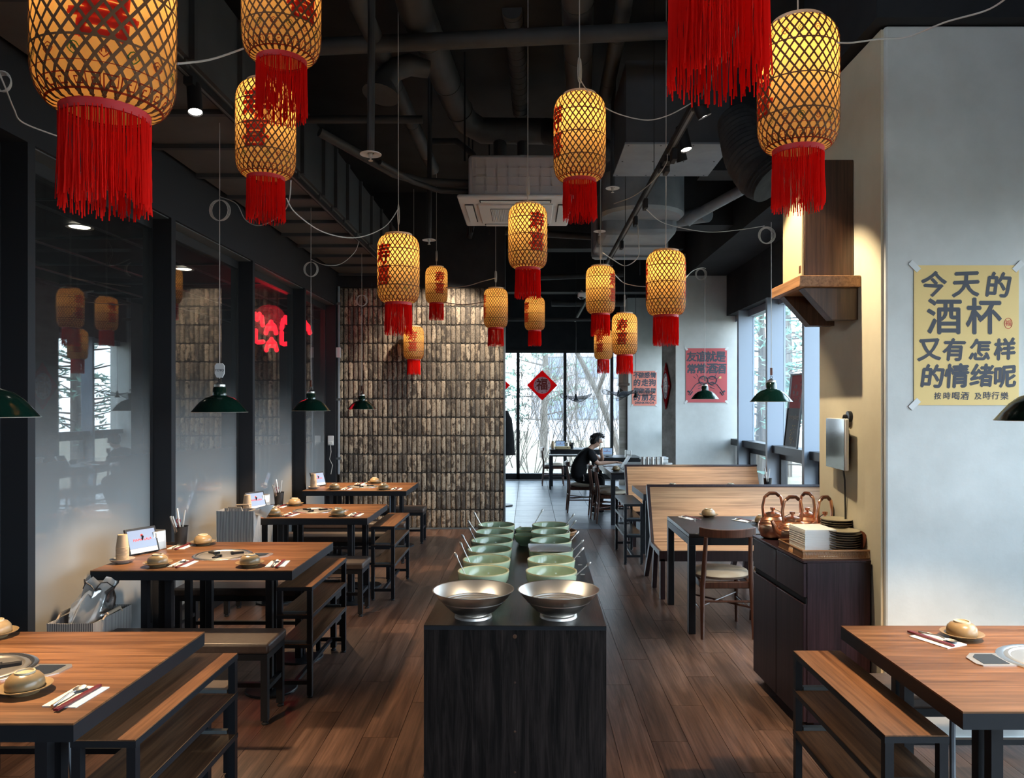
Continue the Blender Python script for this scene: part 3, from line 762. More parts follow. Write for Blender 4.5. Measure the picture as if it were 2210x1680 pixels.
# serving island
isl = thing('serving_island', 'long black wood serving island down the middle of the floor', 'counter', (-.049, 2.7625, 0), -math.radians(1.0))
IW, IL, IH = .672, 2.04, .87
obj('front_panel', MB().box(-IW/2, IW/2, .0, .02, 0, IH-.0165), 'black_wood', isl, smooth=0)
obj('side_panel', MB().box(-IW/2, -IW/2+.02, .02, IL, 0, IH-.0165), 'black_wood', isl, smooth=0)
obj('side_panel', MB().box(IW/2-.02, IW/2, .02, IL, 0, IH-.0165), 'black_wood', isl, smooth=0)
obj('back_panel', MB().box(-IW/2+.02, IW/2-.02, IL-.02, IL, 0, IH-.0165), 'black_wood', isl, smooth=0)
obj('countertop', MB().box(-IW/2, IW/2, 0, IL, IH-.0022, IH), 'black_wood_top', isl, smooth=0)
obj('edge_band', MB().box(-IW/2, IW/2, -.001, IL, IH-.0162, IH-.0024), 'black_edge', isl, smooth=0)
for z in (.83, .66, .48, .33): obj('plug', MB().lathe([(.001, -.0015), (.004 if z < .8 else .008, -.001), (.004 if z < .8 else .008, 0)], 8, (0, 0, z), Matrix.Rotation(-PI/2, 4, 'X')), 'walnut', isl)
mb = MB()
for y in (.41, .60, .83, 1.05, 1.26): mb.box(.285, .305, y, y+.02, IH, IH+.0012)
obj('sticker', mb, 'grey_dish', isl, kind='stuff')
# dark table with chairs
dt = thing('dining_table', 'black wooden dining table in front of the nearer booth', 'table', (1.18, 5.51, 0))
obj('tabletop', MB().box(0, 1.25, 0, .87, TH-.03, TH), 'dark_table', dt, bevel=.004)
obj('apron', MB().box(.0, 1.25, 0, .87, TH-.085, TH-.0305), 'black_metal', dt, smooth=0)
for x in (.025, 1.225):
    for y in (.03, .84): obj('leg', MB().box(x-.025, x+.025, y-.03, y+.03, 0, TH-.0855), 'black_metal', dt, bevel=.003)
def make_chair():
    t = thing('dining_chair', 'x', 'chair')       # faces +Y, origin between the back feet
    W = .215
    mb = MB()
    cush = [(.001, .405), (.14, .405), (.19, .415), (.205, .435), (.19, .455), (.14, .466), (.001, .470)]
    mb.lathe(cush, 28, M4=Matrix.Diagonal((1.06, 1.0, 1, 1)))
    obj('seat', mb, 'seat_cream', t, loc=(0, .235, 0), smooth=60)
    fr = MB().box(-.17, .17, .03, .06, .355, .404).box(-.17, .17, .40, .43, .355, .404).box(-.19, -.16, .05, .41, .355, .404).box(.16, .19, .05, .41, .355, .404)
    obj('seat_frame', fr, 'chair_wood', t, bevel=.006)
    for s in (-1, 1):
        obj('rear_leg', MB().tube([(s*.185, -.005, 0), (s*.178, .025, .36), (s*.168, .022, .5), (s*.16, -.01, .735)], [.012, .019, .018, .015], 10), 'chair_wood', t)
        obj('front_leg', MB().tube([(s*.185, .445, 0), (s*.175, .42, .40)], [.012, .019], 10), 'chair_wood', t)
        obj('side_rail', MB().tube([(s*.182, .01, .2), (s*.18, .43, .2)], .009, 8), 'chair_wood', t)
    obj('cross_rail', MB().tube([(-.18, .02, .265), (.18, .02, .265)], .0085, 8), 'chair_wood', t)
    obj('brace', MB().tube([(-.18, .02, .235), (.178, .43, .235)], .007, 8).tube([(.18, .02, .22), (-.178, .43, .22)], .007, 8), 'chair_wood', t)
    # curved top rail
    n = 14; vs = []; fs = []
    for i in range(n+1):
        u = i/n*2-1; y = -.035+.055*u*u; x = .205*u
        h = .052+.006*abs(u)
        for dy in (-.011, .011):
            for dz in (-h*.62, h*.5): vs.append((x, y+dy, .765+dz+(.01*abs(u)**3)))
    for i in range(n):
        a = i*4; b_ = a+4
        fs += [(a, b_, b_+1, a+1), (a+2, a+3, b_+3, b_+2), (a+1, b_+1, b_+3, a+3), (a, a+2, b_+2, b_)]
    fs += [(0, 1, 3, 2), (n*4, n*4+2, n*4+3, n*4+1)]
    obj('backrest', MB().add(vs, fs), 'chair_wood', t, bevel=.004)
    return t
CH = Proto(make_chair())
CH.place((1.437, 5.40, 0), 0, 'dark wood chair with cream seat at the black dining table, left one', 'dining chairs')
CH.place((1.93, 5.44, 0), 0, 'dark wood chair half hidden behind the dark cabinet', 'dining chairs')
CH.place((.62, 11.93, 0), -PI/2, 'dark wood chair that the man in black sits on', 'dining chairs')
CH.place((.98, 10.86, 0), -PI/2, 'dark wood chair drawn up left of the far dining table', 'dining chairs')
CH.place((.93, 11.32, 0), -PI/2, 'dark wood chair between the empty chair and the seated man', 'dining chairs')
CH.place((.30, 15.9, 0), -PI/2, 'dark wood chair silhouetted against the far left window', 'dining chairs')
# booths
def booth(x0, x1, yf, lb):
    t = thing('booth_bench', lb, 'bench', (x0, yf, 0)); L = x1-x0
    obj('seat_board', MB().box(.02, L, .012, .46, .405, .42), 'booth_wood', t, smooth=0)
    obj('seat_frame', MB().box(0, L, 0, .012, .33, .421).box(0, .02, .012, .46, .38, .421).box(0.02, L, .012, .44, .35, .404), 'dark_frame_wood', t, smooth=0)
    a = Vector((0, .42, .40)); b_ = Vector((0, .69, .92)); d = (b_-a); n = Vector((0, d.z, -d.y)).normalized()
    ang = math.atan2(d.y, d.z)
    Mt = Matrix.Translation((0, .43, .40)) @ Matrix.Rotation(-ang, 4, 'X')
    H = d.length
    obj('back_panel', MB().box(.028, L-.01, -.004, .02, .025, H-.024, Mt), 'booth_wood', t, smooth=0)
    obj('back_frame', MB().box(0, .027, -.012, .05, 0, H, Mt).box(.027, L, -.012, .05, H-.022, H, Mt).box(.027, L, .021, .05, 0, H-.022, Mt), 'dark_frame_wood', t, smooth=0)
    for x in (.03, L/2, L-.03):
        obj('front_leg', MB().box(x-.02, x+.02, .0, .05, 0, .35), 'dark_frame_wood', t, smooth=0)
        obj('middle_leg', MB().bar((x, .45, 0), (x, .36, .38), .04, .05), 'dark_frame_wood', t, smooth=0)
        obj('rear_leg', MB().bar((x, .92, 0), (x, .50, .5), .04, .05), 'dark_frame_wood', t, smooth=0)
    return t
booth(1.135, 2.86, 6.50, 'nearer long booth bench with pale wood back behind the black table')
booth(1.232, 2.93, 8.92, 'farther long booth bench with pale wood back below the red poster')
bt = thing('dining_table', 'brown topped table between the two booth benches', 'table', (1.225, 7.98, 0))
obj('tabletop', MB().box(0, 1.5, 0, .88, TH-.006, TH), 'table_wood', bt, smooth=0)
obj('edge_band', MB().box(0, 1.5, 0, .88, TH-.07, TH-.0062), 'black_edge', bt, smooth=0)
for x in (.1, 1.4):
    for y in (.34, .54): obj('leg', MB().box(x-.025, x+.025, y-.025, y+.025, 0, TH-.0705), 'black_metal', bt, smooth=0)
# far tables
def plain_table(lb, x, y, w_, d, h=TH):
    t = thing('dining_table', lb, 'table', (x, y, 0))
    obj('tabletop', MB().box(0, w_, 0, d, h-.03, h), 'dark_table', t, bevel=.004)
    obj('apron', MB().box(.01, w_-.01, .01, d-.01, h-.10, h-.0305), 'black_metal', t, smooth=0)
    for xx in (.035, w_-.035):
        for yy in (.035, d-.035): obj('leg', MB().box(xx-.03, xx+.03, yy-.03, yy+.03, 0, h-.1005), 'black_metal', t, smooth=0)
    return t
plain_table('black far table that the man in black works at', 1.16, 10.55, .92, 1.95)
plain_table('black table standing before the far windows at left', .45, 15.6, 1.05, .75, .77)
plain_table('black table by the far right window with a tablet', 1.20, 13.55, .85, .8)
fb = thing('low_bench', 'slim dark bench frame in front of the far window table', 'bench', (.42, 15.0, 0))
obj('seat', MB().box(0, .75, 0, .28, .66, .69), 'dark_table', fb, smooth=0)
for x in (.02, .73):
    for y in (.02, .26): obj('leg', MB().box(x-.018, x+.018, y-.018, y+.018, 0, .66), 'black_metal', fb, smooth=0)
obj('stretcher', MB().box(.04, .71, .13, .15, .25, .28).box(.04, .71, .13, .15, .45, .47), 'black_metal', fb, smooth=0)
# cabinet
cb = thing('sideboard_cabinet', 'dark purple brown cabinet against the right pillar', 'cabinet', (1.405, 3.83, 0), math.radians(2.2))
CW, CL, CHt = .35, .76, .888
obj('carcass', MB().box(.02, CW, 0, CL, .06, CHt-.012).box(.06, CW, .02, CL-.02, 0, .06), 'cabinet_wood', cb, smooth=0)
obj('top_board', MB().box(-.004, CW, -.004, CL+.004, CHt-.0118, CHt), 'cabinet_wood', cb, bevel=.002)
for k in range(2):
    y0, y1 = .004+k*CL/2, CL/2-.002+k*CL/2
    obj('drawer', MB().box(0, .0195, y0, y1, .70, CHt-.016), 'cabinet_wood', cb, bevel=.002)
    d_ = obj('door', MB().box(0, .0195, y0, y1, .062, .665), 'cabinet_wood', cb, bevel=.002)
obj('grip_recess', MB().box(.014, .0198, .004, CL-.004, .667, .698), 'dark_slot', cb, smooth=0)
# speaker on shelf
sp = thing('wall_speaker', 'tall walnut speaker with cream cloth front high on the right pillar', 'speaker', (1.63, 4.215, 2.372))
obj('speaker_box', MB().box(-.135, .13, -.155, .155, 0, .64), 'walnut', sp, bevel=.004)
g = obj('grille_cloth', MB().box(-.150, -.1355, -.150, .150, .012, .63), 'fabric_grille', sp, bevel=.004)
obj('badge', MB().box(-.1515, -.1502, -.14, -.115, .03, .07), 'copper_dark', g, smooth=0)
sh = thing('speaker_shelf', 'oak shelf on two dark wedge brackets under the wall speaker', 'shelf', (1.62, 4.2, 2.31))
obj('shelf_board', MB().box(-.185, .14, -.23, .23, 0, .06), 'shelf_oak', sh, bevel=.004)
for y in (-.17, .14):
    obj('bracket', MB().prism([(-.15, -.002), (.14, -.002), (.14, -.17), (.0, -.17)], Matrix.Translation((0, y+.05, 0)) @ FRONT, .075), 'walnut', sh, smooth=0)
# wall monitor
mo = thing('wall_monitor', 'small touch monitor on an arm at the right pillar', 'monitor', (1.715, 4.165, 1.47), math.radians(-4))
obj('housing', MB().box(-.012, .012, -.15, .15, -.14, .14), 'white_plastic', mo, bevel=.006)
obj('screen', MB().box(-.0145, -.0122, -.147, .147, -.137, .137), 'screen_off', mo, smooth=0)
obj('back_cover', MB().box(.012, .032, -.10, .12, -.11, .08), 'black_metal', mo, bevel=.005)
obj('arm', MB().tube([(.03, 0, .09), (.035, -.03, .15), (.048, -.06, .15)], .016, 10).lathe([(.03, -.012), (.03, .012)], 16, (.045, -.06, .15), Matrix.Rotation(PI/2, 4, 'Y'), cap=True), 'black_metal', mo)
obj('power_cord', MB().tube([(.02, -.03, -.12), (.03, -.03, -.2), (.04, -.01, -.35), (.045, .0, -.55)], .005, 6), 'cable_dark', mo)
# cabinet-top: kettles, tray, paper, plates
def make_kettle():
    t = thing('copper_kettle', 'x', 'kettle')
    mb = MB(); prof = [(.001, 0), (.05, 0), (.068, .012), (.083, .05), (.084, .08)]
    for k in range(7): prof += [(.0825-.0015*k, .084+.005*k), (.0838-.0025*k, .0865+.005*k)]
    prof += [(.055, .128), (.047, .132), (.047, .140)]
    mb.lathe(prof, 30); obj('body', mb, 'copper', t)
    l = obj('lid', MB().lathe([(.049, .140), (.046, .148), (.025, .156), (.008, .158), (.007, .166), (.014, .170), (.015, .184), (.001, .186)], 24), 'copper', t)
    obj('spout', MB().tube([(0, -.07, .055), (0, -.10, .075), (0, -.115, .11), (0, -.128, .135)], [.022, .018, .012, .008], 12), 'copper', t)
    hp = [(0, -.055, .125), (0, -.062, .19), (0, -.05, .245), (0, -.02, .268), (0, .02, .268), (0, .05, .245), (0, .062, .19), (0, .055, .125)]
    sm = []
    for i in range(len(hp)-1):
        for k in range(3): sm.append(Vector(hp[i]).lerp(Vector(hp[i+1]), k/3))
    sm.append(Vector(hp[-1]))
    h = obj('handle', MB().tube(sm, .0085, 10), 'copper', t)
    obj('handle_wrap', MB().tube(sm[7:15], .0105, 10), 'copper_dark', h)
    obj('lid_tie', MB().tube([(0, -.058, .15), (0, -.03, .165), (0, 0, .175)], .002, 6), 'cable_dark', t)
    return t
KT = Proto(make_kettle())
KT.place((1.462, 4.49, .888), math.radians(95), 'copper kettle at the far left corner of the cabinet', 'copper kettles')
KT.place((1.515, 4.305, .888), math.radians(-80), 'copper kettle right behind the white paper stack', 'copper kettles')
KT.place((1.668, 4.485, .888), math.radians(20), 'copper kettle at the back between two others', 'copper kettles')
KT.place((1.70, 4.30, .888), math.radians(-60), 'copper kettle hidden behind the plate stacks', 'copper kettles')
ty = thing('wicker_tray', 'brown wicker tray at the front of the dark cabinet', 'tray', (1.585, 4.03, .888), math.radians(2.2))
TW, TD = .18, .165
obj('base', MB().box(-TW+.006, TW-.006, -TD+.006, TD-.006, 0, .005), 'wicker', ty, smooth=0)
mb = MB()
for k in range(60):
    x = -TW+.006+k*(2*TW-.012)/59
    for y in (-TD, TD): mb.bar((x, y, .003), (x-.006, y, .040), .0032, .0032)
for k in range(52):
    y = -TD+.006+k*(2*TD-.012)/51
    if 20 < k < 31: continue
    for x in (-TW, TW): mb.bar((x, y, .003), (x, y-.006, .040), .0032, .0032)
obj('weave', mb, 'wicker', ty, smooth=0, kind='stuff')
for z, r in ((.043, .0055), (.004, .004)):
    obj('tray_rim', MB().tube([(-TW, -TD, z), (TW, -TD, z), (TW, TD, z), (-TW, TD, z)], r, 8, closed=True), 'wicker', ty)
ps = thing('paper_stack', 'tall stack of white paper sheets in the wicker tray', 'paper', (1.535, 4.055, .893), math.radians(4))
mb = MB()
for k in range(22):
    dx, dy = R.uniform(-.0015, .0015), R.uniform(-.0015, .0015)
    mb.box(-.085+dx, .085+dx, -.10+dy, .10+dy, k*.006, k*.006+.0056)
obj('sheets', mb, 'napkin', ps, smooth=0, kind='stuff')
tag(obj('paper_slip', MB().box(-.05, .05, -.012, .012, 0, .002), 'napkin', loc=(1.56, 3.905, .894), smooth=0), 'white paper slip lying at the front of the wicker tray', 'paper')
def make_plate():
    t = thing('small_plate', 'x', 'plate')
    obj('dish', MB().lathe([(.001, 0), (.055, 0), (.07, .004), (.086, .011), (.088, .014), (.084, .014)], 32), 'plate_grey', t)
    obj('glazed_well', MB().lathe([(.084, .0142), (.07, .0085), (.001, .007)], 32), 'plate_top', t)
    return t
PLT = Proto(make_plate())
ON = ['first', 'second', 'third', 'fourth', 'fifth', 'sixth', 'seventh', 'eighth', 'ninth', 'tenth', 'eleventh', 'twelfth', 'thirteenth']
def ordw(n, k): return 'topmost' if k == n-1 else ('lowest' if k == 0 else ON[k]+' from the bottom')
for k in range(10):
    PLT.place((1.672+R.uniform(-.004, .004), 3.985+R.uniform(-.004, .004), .894+k*.0125), 0, 'grey plate, %s of the front stack on the wicker tray' % ordw(10, k), 'plates in the front stack')
for k in range(13):
    PLT.place((1.700+R.uniform(-.002, .002)-.0, 4.135+R.uniform(-.003, .003), .894+k*.0125), 0, 'grey plate, %s of the rear stack on the wicker tray' % ordw(13, k), 'plates in the rear stack')
tag(obj('pan_cover', MB().lathe([(.001, .004), (.06, .003), (.07, 0), (.001, -.001)], 28, M4=Matrix.Rotation(math.radians(-75), 4, 'Y')), 'copper_dark', loc=(1.752, 3.97, .967)), 'dark round pan cover leaning on the wall behind the plates', 'cover')
# baskets
def bag_mesh(x, y, h, t=.0, flare=.02):
    return MB()
bk_ = thing('laundry_basket', 'striped cloth basket on the floor behind the nearest left table', 'basket', (-2.468, 4.24, 0), 0)
mb = MB()
def shell(mb, lv):
    n = len(lv[0]); vs = []; fs = []
    for L in lv: vs += L
    for i in range(len(lv)-1):
        for k in range(n):
            k2 = (k+1) % n; fs.append((i*n+k, i*n+k2, (i+1)*n+k2, (i+1)*n+k))
    return mb.add(vs, fs)
def rectring(a, b_, z, n=5, wob=0):
    out = []
    cs = [(-a, -b_), (a, -b_), (a, b_), (-a, b_)]
    for i in range(4):
        p, q = cs[i], cs[(i+1) % 4]
        for k in range(n): out.append((p[0]+(q[0]-p[0])*k/n+R.uniform(-wob, wob), p[1]+(q[1]-p[1])*k/n+R.uniform(-wob, wob), z+R.uniform(-wob, wob)))
    return out
shell(mb, [rectring(.10, .17, .005), rectring(.12, .19, .25, wob=.004), rectring(.125, .20, .505, wob=.0015), rectring(.12, .195, .505), rectring(.10, .17, .03)])
mb.box(-.10, .10, -.17, .17, 0, .006)
obj('cloth_body', mb, 'striped_cloth', bk_, smooth=50)
for s in (-1, 1):
    hd = obj('handle', MB().tube([(s*.128, -.08, .52), (s*.128, .06, .525)], .010, 8), 'bamboo_rim', bk_)
    obj('handle_loop', MB().tube([(s*.126, -.11, .50), (s*.128, -.08, .52)], .005, 6).tube([(s*.126, .09, .50), (s*.128, .06, .525)], .005, 6), 'bamboo_rim', hd)
pb_ = MB(); n = 20; lv = []
for z, a, b_, ox, oy in [(.30, .09, .15, 0, 0), (.48, .095, .16, 0, .0), (.56, .09, .13, .0, .03), (.62, .07, .10, .01, .05), (.67, .085, .11, .03, .05), (.70, .075, .10, .05, .07)]:
    lv.append([(ox+a*math.cos(2*PI*k/n)*(1+.13*math.sin(5*k+z*30)), oy+b_*math.sin(2*PI*k/n)*(1+.1*math.cos(4*k+z*17)), z+.022*math.sin(k*1.9+z*9)) for k in range(n)])
shell(pb_, lv)
bgp = thing('plastic_bag', 'clear plastic bag with black drawstring bulging from the striped basket', 'bag', (-2.468, 4.24, 0))
obj('bag_film', pb_, 'clear_plastic', bgp, smooth=60)
obj('drawstring', MB().tube([Vector(v)+Vector((0, 0, .003)) for v in lv[-2]], .0035, 6, closed=True), 'cable_dark', bgp)
tb = thing('tote_bag', 'pale striped tote bag propped on a bench by the window', 'bag', (-2.36, 6.12, .431))
mb = MB(); shell(mb, [rectring(.13, .08, .0), rectring(.15, .085, .2, wob=.004), rectring(.15, .08, .40, wob=.002), rectring(.147, .076, .395), rectring(.12, .07, .02)])
mb.box(-.13, .13, -.08, .08, 0, .004)
obj('cloth_body', mb, 'striped_cloth', tb, smooth=50)
for s in (-1, 1): obj('handle', MB().tube([(-.06, s*.08, .40), (-.05, s*.082, .43), (.05, s*.082, .43), (.06, s*.08, .40)], .007, 6), 'bamboo_rim', tb)
obj('lining', MB().add([(.10, -.08, .40), (.26, -.06, .42), (.29, .0, .44), (.2, .06, .43), (.10, .08, .40), (.22, 0, .33)], [(0, 1, 5), (1, 2, 5), (2, 3, 5), (3, 4, 5), (4, 0, 5)]), 'clear_plastic', tb, smooth=60)
# ================================================================== TABLEWARE
def make_bowl():
    t = thing('tan_bowl', 'x', 'bowl')     # upside down
    obj('bowl_shell', MB().lathe([(.052, 0), (.056, .004), (.0575, .018), (.054, .034), (.043, .047), (.031, .052)], 30), 'tan_glaze', t, smooth=50)
    obj('foot_ring', MB().lathe([(.031, .0515), (.030, .058), (.026, .058), (.025, .053), (.001, .053)], 26), 'tan_rim', t)
    return t
def make_saucer():
    t = thing('saucer', 'x', 'saucer')
    obj('dish', MB().lathe([(.001, .004), (.042, 0), (.045, .004), (.05, .009), (.078, .020), (.081, .024), (.077, .0245), (.06, .0165), (.001, .012)], 32), 'tan_glaze', t, smooth=50)
    return t
def make_napkin():
    t = thing('napkin', 'x', 'napkin')
    obj('folded_sheet', MB().box(-.055, .055, -.085, .085, 0, .003), 'napkin', t, smooth=0)
    obj('fold', MB().box(-.055, .004, -.085, .085, .003, .0042), 'napkin', t, smooth=0)
    return t
def make_spoon():
    t = thing('spoon', 'x', 'spoon')
    mb = MB(); 
    bowl = []
    for k in range(12):
        a = 2*PI*k/12; bowl.append((.0185*math.cos(a), .055+.027*math.sin(a), .0085))
    inner = [(.011*math.cos(2*PI*k/12), .055+.017*math.sin(2*PI*k/12), .002) for k in range(12)]
    vs = bowl+inner+[(0, .055, .0005)]
    fs = [(k, (k+1) % 12, 12+(k+1) % 12, 12+k) for k in range(12)]+[(12+k, 12+(k+1) % 12, 24) for k in range(12)]
    mb.add(vs, fs)
    obj('spoon_bowl', mb, 'steel', t, smooth=70)
    obj('handle', MB().tube([(0, .029, .008), (0, .0, .012), (0, -.05, .007), (0, -.085, .004)], [.0035, .003, .0035, .0055], 8), 'steel', t)
    return t
def make_sticks():
    t = thing('chopsticks', 'x', 'chopsticks')
    for s in (-1, 1): obj('stick', MB().bar((s*.0045, -.105, .0045), (s*.003, .10, .0045), .007, .007), 'chopstick_red', t, smooth=0)
    return t
BW, SA, NP, SN, CS = Proto(make_bowl()), Proto(make_saucer()), Proto(make_napkin()), Proto(make_spoon()), Proto(make_sticks())
def setting(bx, by, nx, ny, where, bowl=True, nap=True, rz=0, z=TH):
    if bowl:
        SA.place((bx, by, z), R.uniform(0, 6), 'tan saucer under the bowl '+where, 'tan saucers')
        BW.place((bx, by, z+.0125), R.uniform(0, 6), 'upturned tan bowl '+where, 'upturned tan bowls')
    if nap:
        a = rz+R.uniform(-.12, .12)
        ca, sa = math.cos(a), math.sin(a)
        def at(dx, dy): return (nx+dx*ca-dy*sa, ny+dx*sa+dy*ca)
        NP.place((nx, ny, z), a, 'folded white napkin '+where, 'folded napkins')
        p = at(-.018, -.01); SN.place((p[0], p[1], z+.0043), a+.04, 'steel spoon on the napkin '+where, 'steel spoons')
        p = at(.018, -.015); CS.place((p[0], p[1], z+.0032), a-.03, 'dark red chopsticks on the napkin '+where, 'red chopsticks')
def make_grill():
    t = thing('tabletop_grill', 'x', 'grill')
    obj('outer_ring', MB().lathe([(.178, 0), (.178, .004), (.170, .008), (.158, .008), (.152, .004)], 44), 'steel_bright', t)
    obj('inner_ring', MB().lathe([(.152, .004), (.146, .0075), (.136, .0075), (.13, .003)], 44), 'steel', t)
    obj('pan', MB().lathe([(.13, .003), (.11, .0015), (.001, .001)], 40), 'steel', t)
    for a in (0, 1, 2): obj('pot_support', MB().box(.05, .125, -.012, .012, .002, .013, Matrix.Rotation(a*2*PI/3+.5, 4, 'Z')).box(.05, .065, -.02, .02, .002, .016, Matrix.Rotation(a*2*PI/3+.5, 4, 'Z')), 'matt_black', t, smooth=0)
    cp = obj('control_plate', MB().prism([(.16, -.075), (.26, -.075), (.30, -.03), (.305, .04), (.29, .06), (.16, .06)], Matrix.Identity(4), .004), 'steel', t, smooth=0)
    obj('glass_panel', MB().prism([(.185, -.06), (.25, -.06), (.275, -.03), (.28, .045), (.185, .045)], Matrix.Translation((0, 0, .0041)), .001), 'screen_off', cp, smooth=0)
    return t
GR = Proto(make_grill())
def make_tablet():
    t = thing('tablet_stand', 'x', 'tablet')    # faces +X, leans back
    Mt = Matrix.Translation((0, 0, .006)) @ Matrix.Rotation(math.radians(-18), 4, 'Y')
    obj('case', MB().box(-.010, .004, -.105, .105, 0, .165, Mt), 'black_metal', t, bevel=.003)
    s = obj('screen', MB().box(.004, .0055, -.092, .092, .035, .15, Mt), 'screen_glow', t, smooth=0)
    obj('screen_strip', MB().box(.004, .0056, -.092, .092, .006, .034, Mt), 'white_plastic', t, smooth=0)
    T4 = Mt @ Matrix(((0, 0, 1, .0057), (1, 0, 0, 0), (0, 1, 0, .087), (0, 0, 0, 1)))
    mb = MB(); add_text(mb, 'MAMA LALA', .021, T4, .0007, .0001, 1.1)
    mb.lathe([(.001, 0), (.009, 0)], 12, M4=T4 @ Matrix.Translation((0, .028, 0)))
    obj('screen_print', mb, 'print_red', s, smooth=0)
    obj('prop', MB().box(-.075, -.004, -.03, .03, 0, .006).bar((-.07, 0, .003), (-.036, 0, .12), .05, .005), 'black_metal', t, smooth=0)
    return t
TB = Proto(make_tablet())
def make_cups():
    t = thing('paper_cup_stack', 'x', 'cup')
    pr = []; 
    for k in range(12): pr += [(.035, k*.0075), (.0365, k*.0075+.002), (.0345, k*.0075+.006)]
    pr = [(.001, 0)]+pr+[(.034, .092), (.026, .16), (.001, .16)]
    obj('cups', MB().lathe(pr, 26), 'cup_paper', t, smooth=20)
    obj('top_cup', MB().lathe([(.0262, .1605), (.024, .1605), (.023, .158), (.001, .158)], 24), 'cup_paper', t)
    return t
CP = Proto(make_cups())
def make_dish():
    t = thing('pale_dish', 'x', 'dish')
    obj('dish_body', MB().lathe([(.001, .003), (.035, 0), (.037, .004), (.06, .012), (.069, .024), (.066, .0245), (.05, .012), (.001, .007)], 28), 'grey_dish', t, smooth=50)
    return t
DS = Proto(make_dish())
def make_dispenser():
    t = thing('napkin_dispenser', 'x', 'dispenser')   # slot faces +X
    obj('housing', MB().prism([(-.045, 0), (.045, 0), (.038, .125), (-.038, .125)], Matrix.Translation((0, .055, 0)) @ FRONT, .11), 'steel', t, bevel=.004)
    obj('napkin_slot', MB().box(.0405, .0435, -.035, .035, .055, .115), 'napkin', t, bevel=.004)
    return t
ND = Proto(make_dispenser())
def make_utensils():
    t = thing('utensil_holder', 'x', 'holder')
    obj('cup', MB().lathe([(.001, 0), (.036, 0), (.046, .125), (.049, .128), (.045, .127), (.034, .006), (.001, .006)], 22), 'black_metal', t)
    for k, (a, l) in enumerate([(.06, .235), (-.10, .245)]):
        u = obj('ladle_handle', MB().tube([(.01*k, .0, .02), (a*.4+.01*k, .012, l)], .006, 8), 'steel', t)
    obj('tongs', MB().bar((.0, -.02, .02), (-.045, -.05, .20), .008, .014).bar((.01, -.02, .02), (-.028, -.058, .20), .008, .014), 'steel', t)
    obj('scissors', MB().tube([(-.02+.012*math.cos(a*PI/5), .01, .16+.016*math.sin(a*PI/5)) for a in range(10)], .004, 6, closed=True).bar((-.015, .01, .03), (-.02, .01, .145), .006, .01), 'chopstick_red', t)
    return t
UH = Proto(make_utensils())
pos = ['at the near left', 'at the near right', 'at the far side']
for k in range(4):
    y = TY[k]; nm = 'of the '+tn[k]
    sets = [(-2.165, .125, -2.045, .175), (-1.63, .125, -1.485, .175), (-2.19, .80, -2.31, .72)]
    if k == 3: sets[2] = (-1.86, .82, -2.02, .76)
    if k == 0: sets = [(-1.655, .24, -1.455, .20), (-2.155, .14, -2.05, .2), (-2.16, .83, -2.30, .74)]
    for j, (bx, by, nx, ny) in enumerate(sets):
        if k == 0 and j == 1: continue
        setting(bx+R.uniform(-.01, .01), y+by, nx, y+ny, pos[j if k else (1 if j == 0 else j)]+' '+nm, nap=not (k == 0 and j == 2))
    GR.place((-1.92 if k else -1.945, y+.44, TH), 0, 'round steel grill set in the middle '+nm, 'tabletop grills')
    if k == 0: continue
    CP.place((-2.43, y+.22, TH+.0075), 0, 'stack of brown paper cups '+nm, 'paper cup stacks')
    DS.place((-2.43, y+.22, TH), 0, 'pale dish under the paper cups '+nm, 'cup dishes')
    TB.place((-2.43, y+.48, TH), -.5, 'lit order tablet at the window end '+nm, 'order tablets')
    if k < 3:
        ND.place((-2.435, y+.62, TH), -.25, 'steel napkin dispenser '+nm, 'napkin dispensers')
        UH.place((-2.345, y+.79, TH), 0, 'black holder with tongs and ladles '+nm, 'utensil holders')
q = PZ(2076, 1378, TH); setting(q.x, q.y, 1.635, q.y-.035, 'on the lower right grill table', rz=.35+PI)
GR.place((RTX+.595, RTY+.46, TH), PI, 'round steel grill at the right edge of the lower right table', 'tabletop grills')
q = PZ(1529, 1116, TH); q2 = PZ(1488, 1119, TH); setting(q.x, q.y, q2.x, q2.y, 'on the black dining table, left place', rz=.5)
setting(1.86, 5.97, 1.76, 6.13, 'on the black dining table, right place', rz=.5)
setting(1.62, 8.42, 1.5, 8.4, 'on the booth table, left place', nap=False)
setting(2.27, 8.42, 2.2, 8.4, 'on the booth table, right place', nap=False)
setting(1.27, 10.85, 1.4, 10.8, 'near corner of the far dining table')
setting(1.9, 12.2, 1.8, 12.2, 'far end of the far dining table', nap=False)
q = P(1657, 1040, 8.4)
UH.place((q.x, q.y, TH), 0, 'black holder with menus and tongs at the booth window', 'utensil holders')
# far tabletop items
TB.place((.68, 15.95, .77), -PI/2-.1, 'lit order tablet on the far left window table', 'order tablets')
TB.place((1.46, 13.9, TH), -PI/2-.15, 'lit order tablet behind the seated man', 'order tablets')
CP.place((.52, 15.85, .77), 0, 'paper cup stack on the far left window table', 'paper cup stacks')
UH.place((.92, 15.9, .77), 0, 'black utensil holder on the far left window table', 'utensil holders')
ND.place((.80, 16.0, .77), -1.9, 'steel napkin dispenser on the far left window table', 'napkin dispensers')
ND.place((1.83, 13.75, TH), -PI/2, 'napkin dispenser beside the tablet behind the seated man', 'napkin dispensers')
gb = thing('gas_burner', 'small cream portable burner on the far left window table', 'burner', (.72, 15.7, .77))
obj('burner_body', MB().box(-.16, .16, -.06, .06, 0, .06), 'fabric_grille', gb, bevel=.01)
obj('burner_knob', MB().cyl((.1, -.06, .03), .012, 0, .01, 12), 'black_metal', gb)
bxm = thing('serving_box', 'white serving box with tilted lid on the far dining table', 'box', (1.86, 10.95, TH))
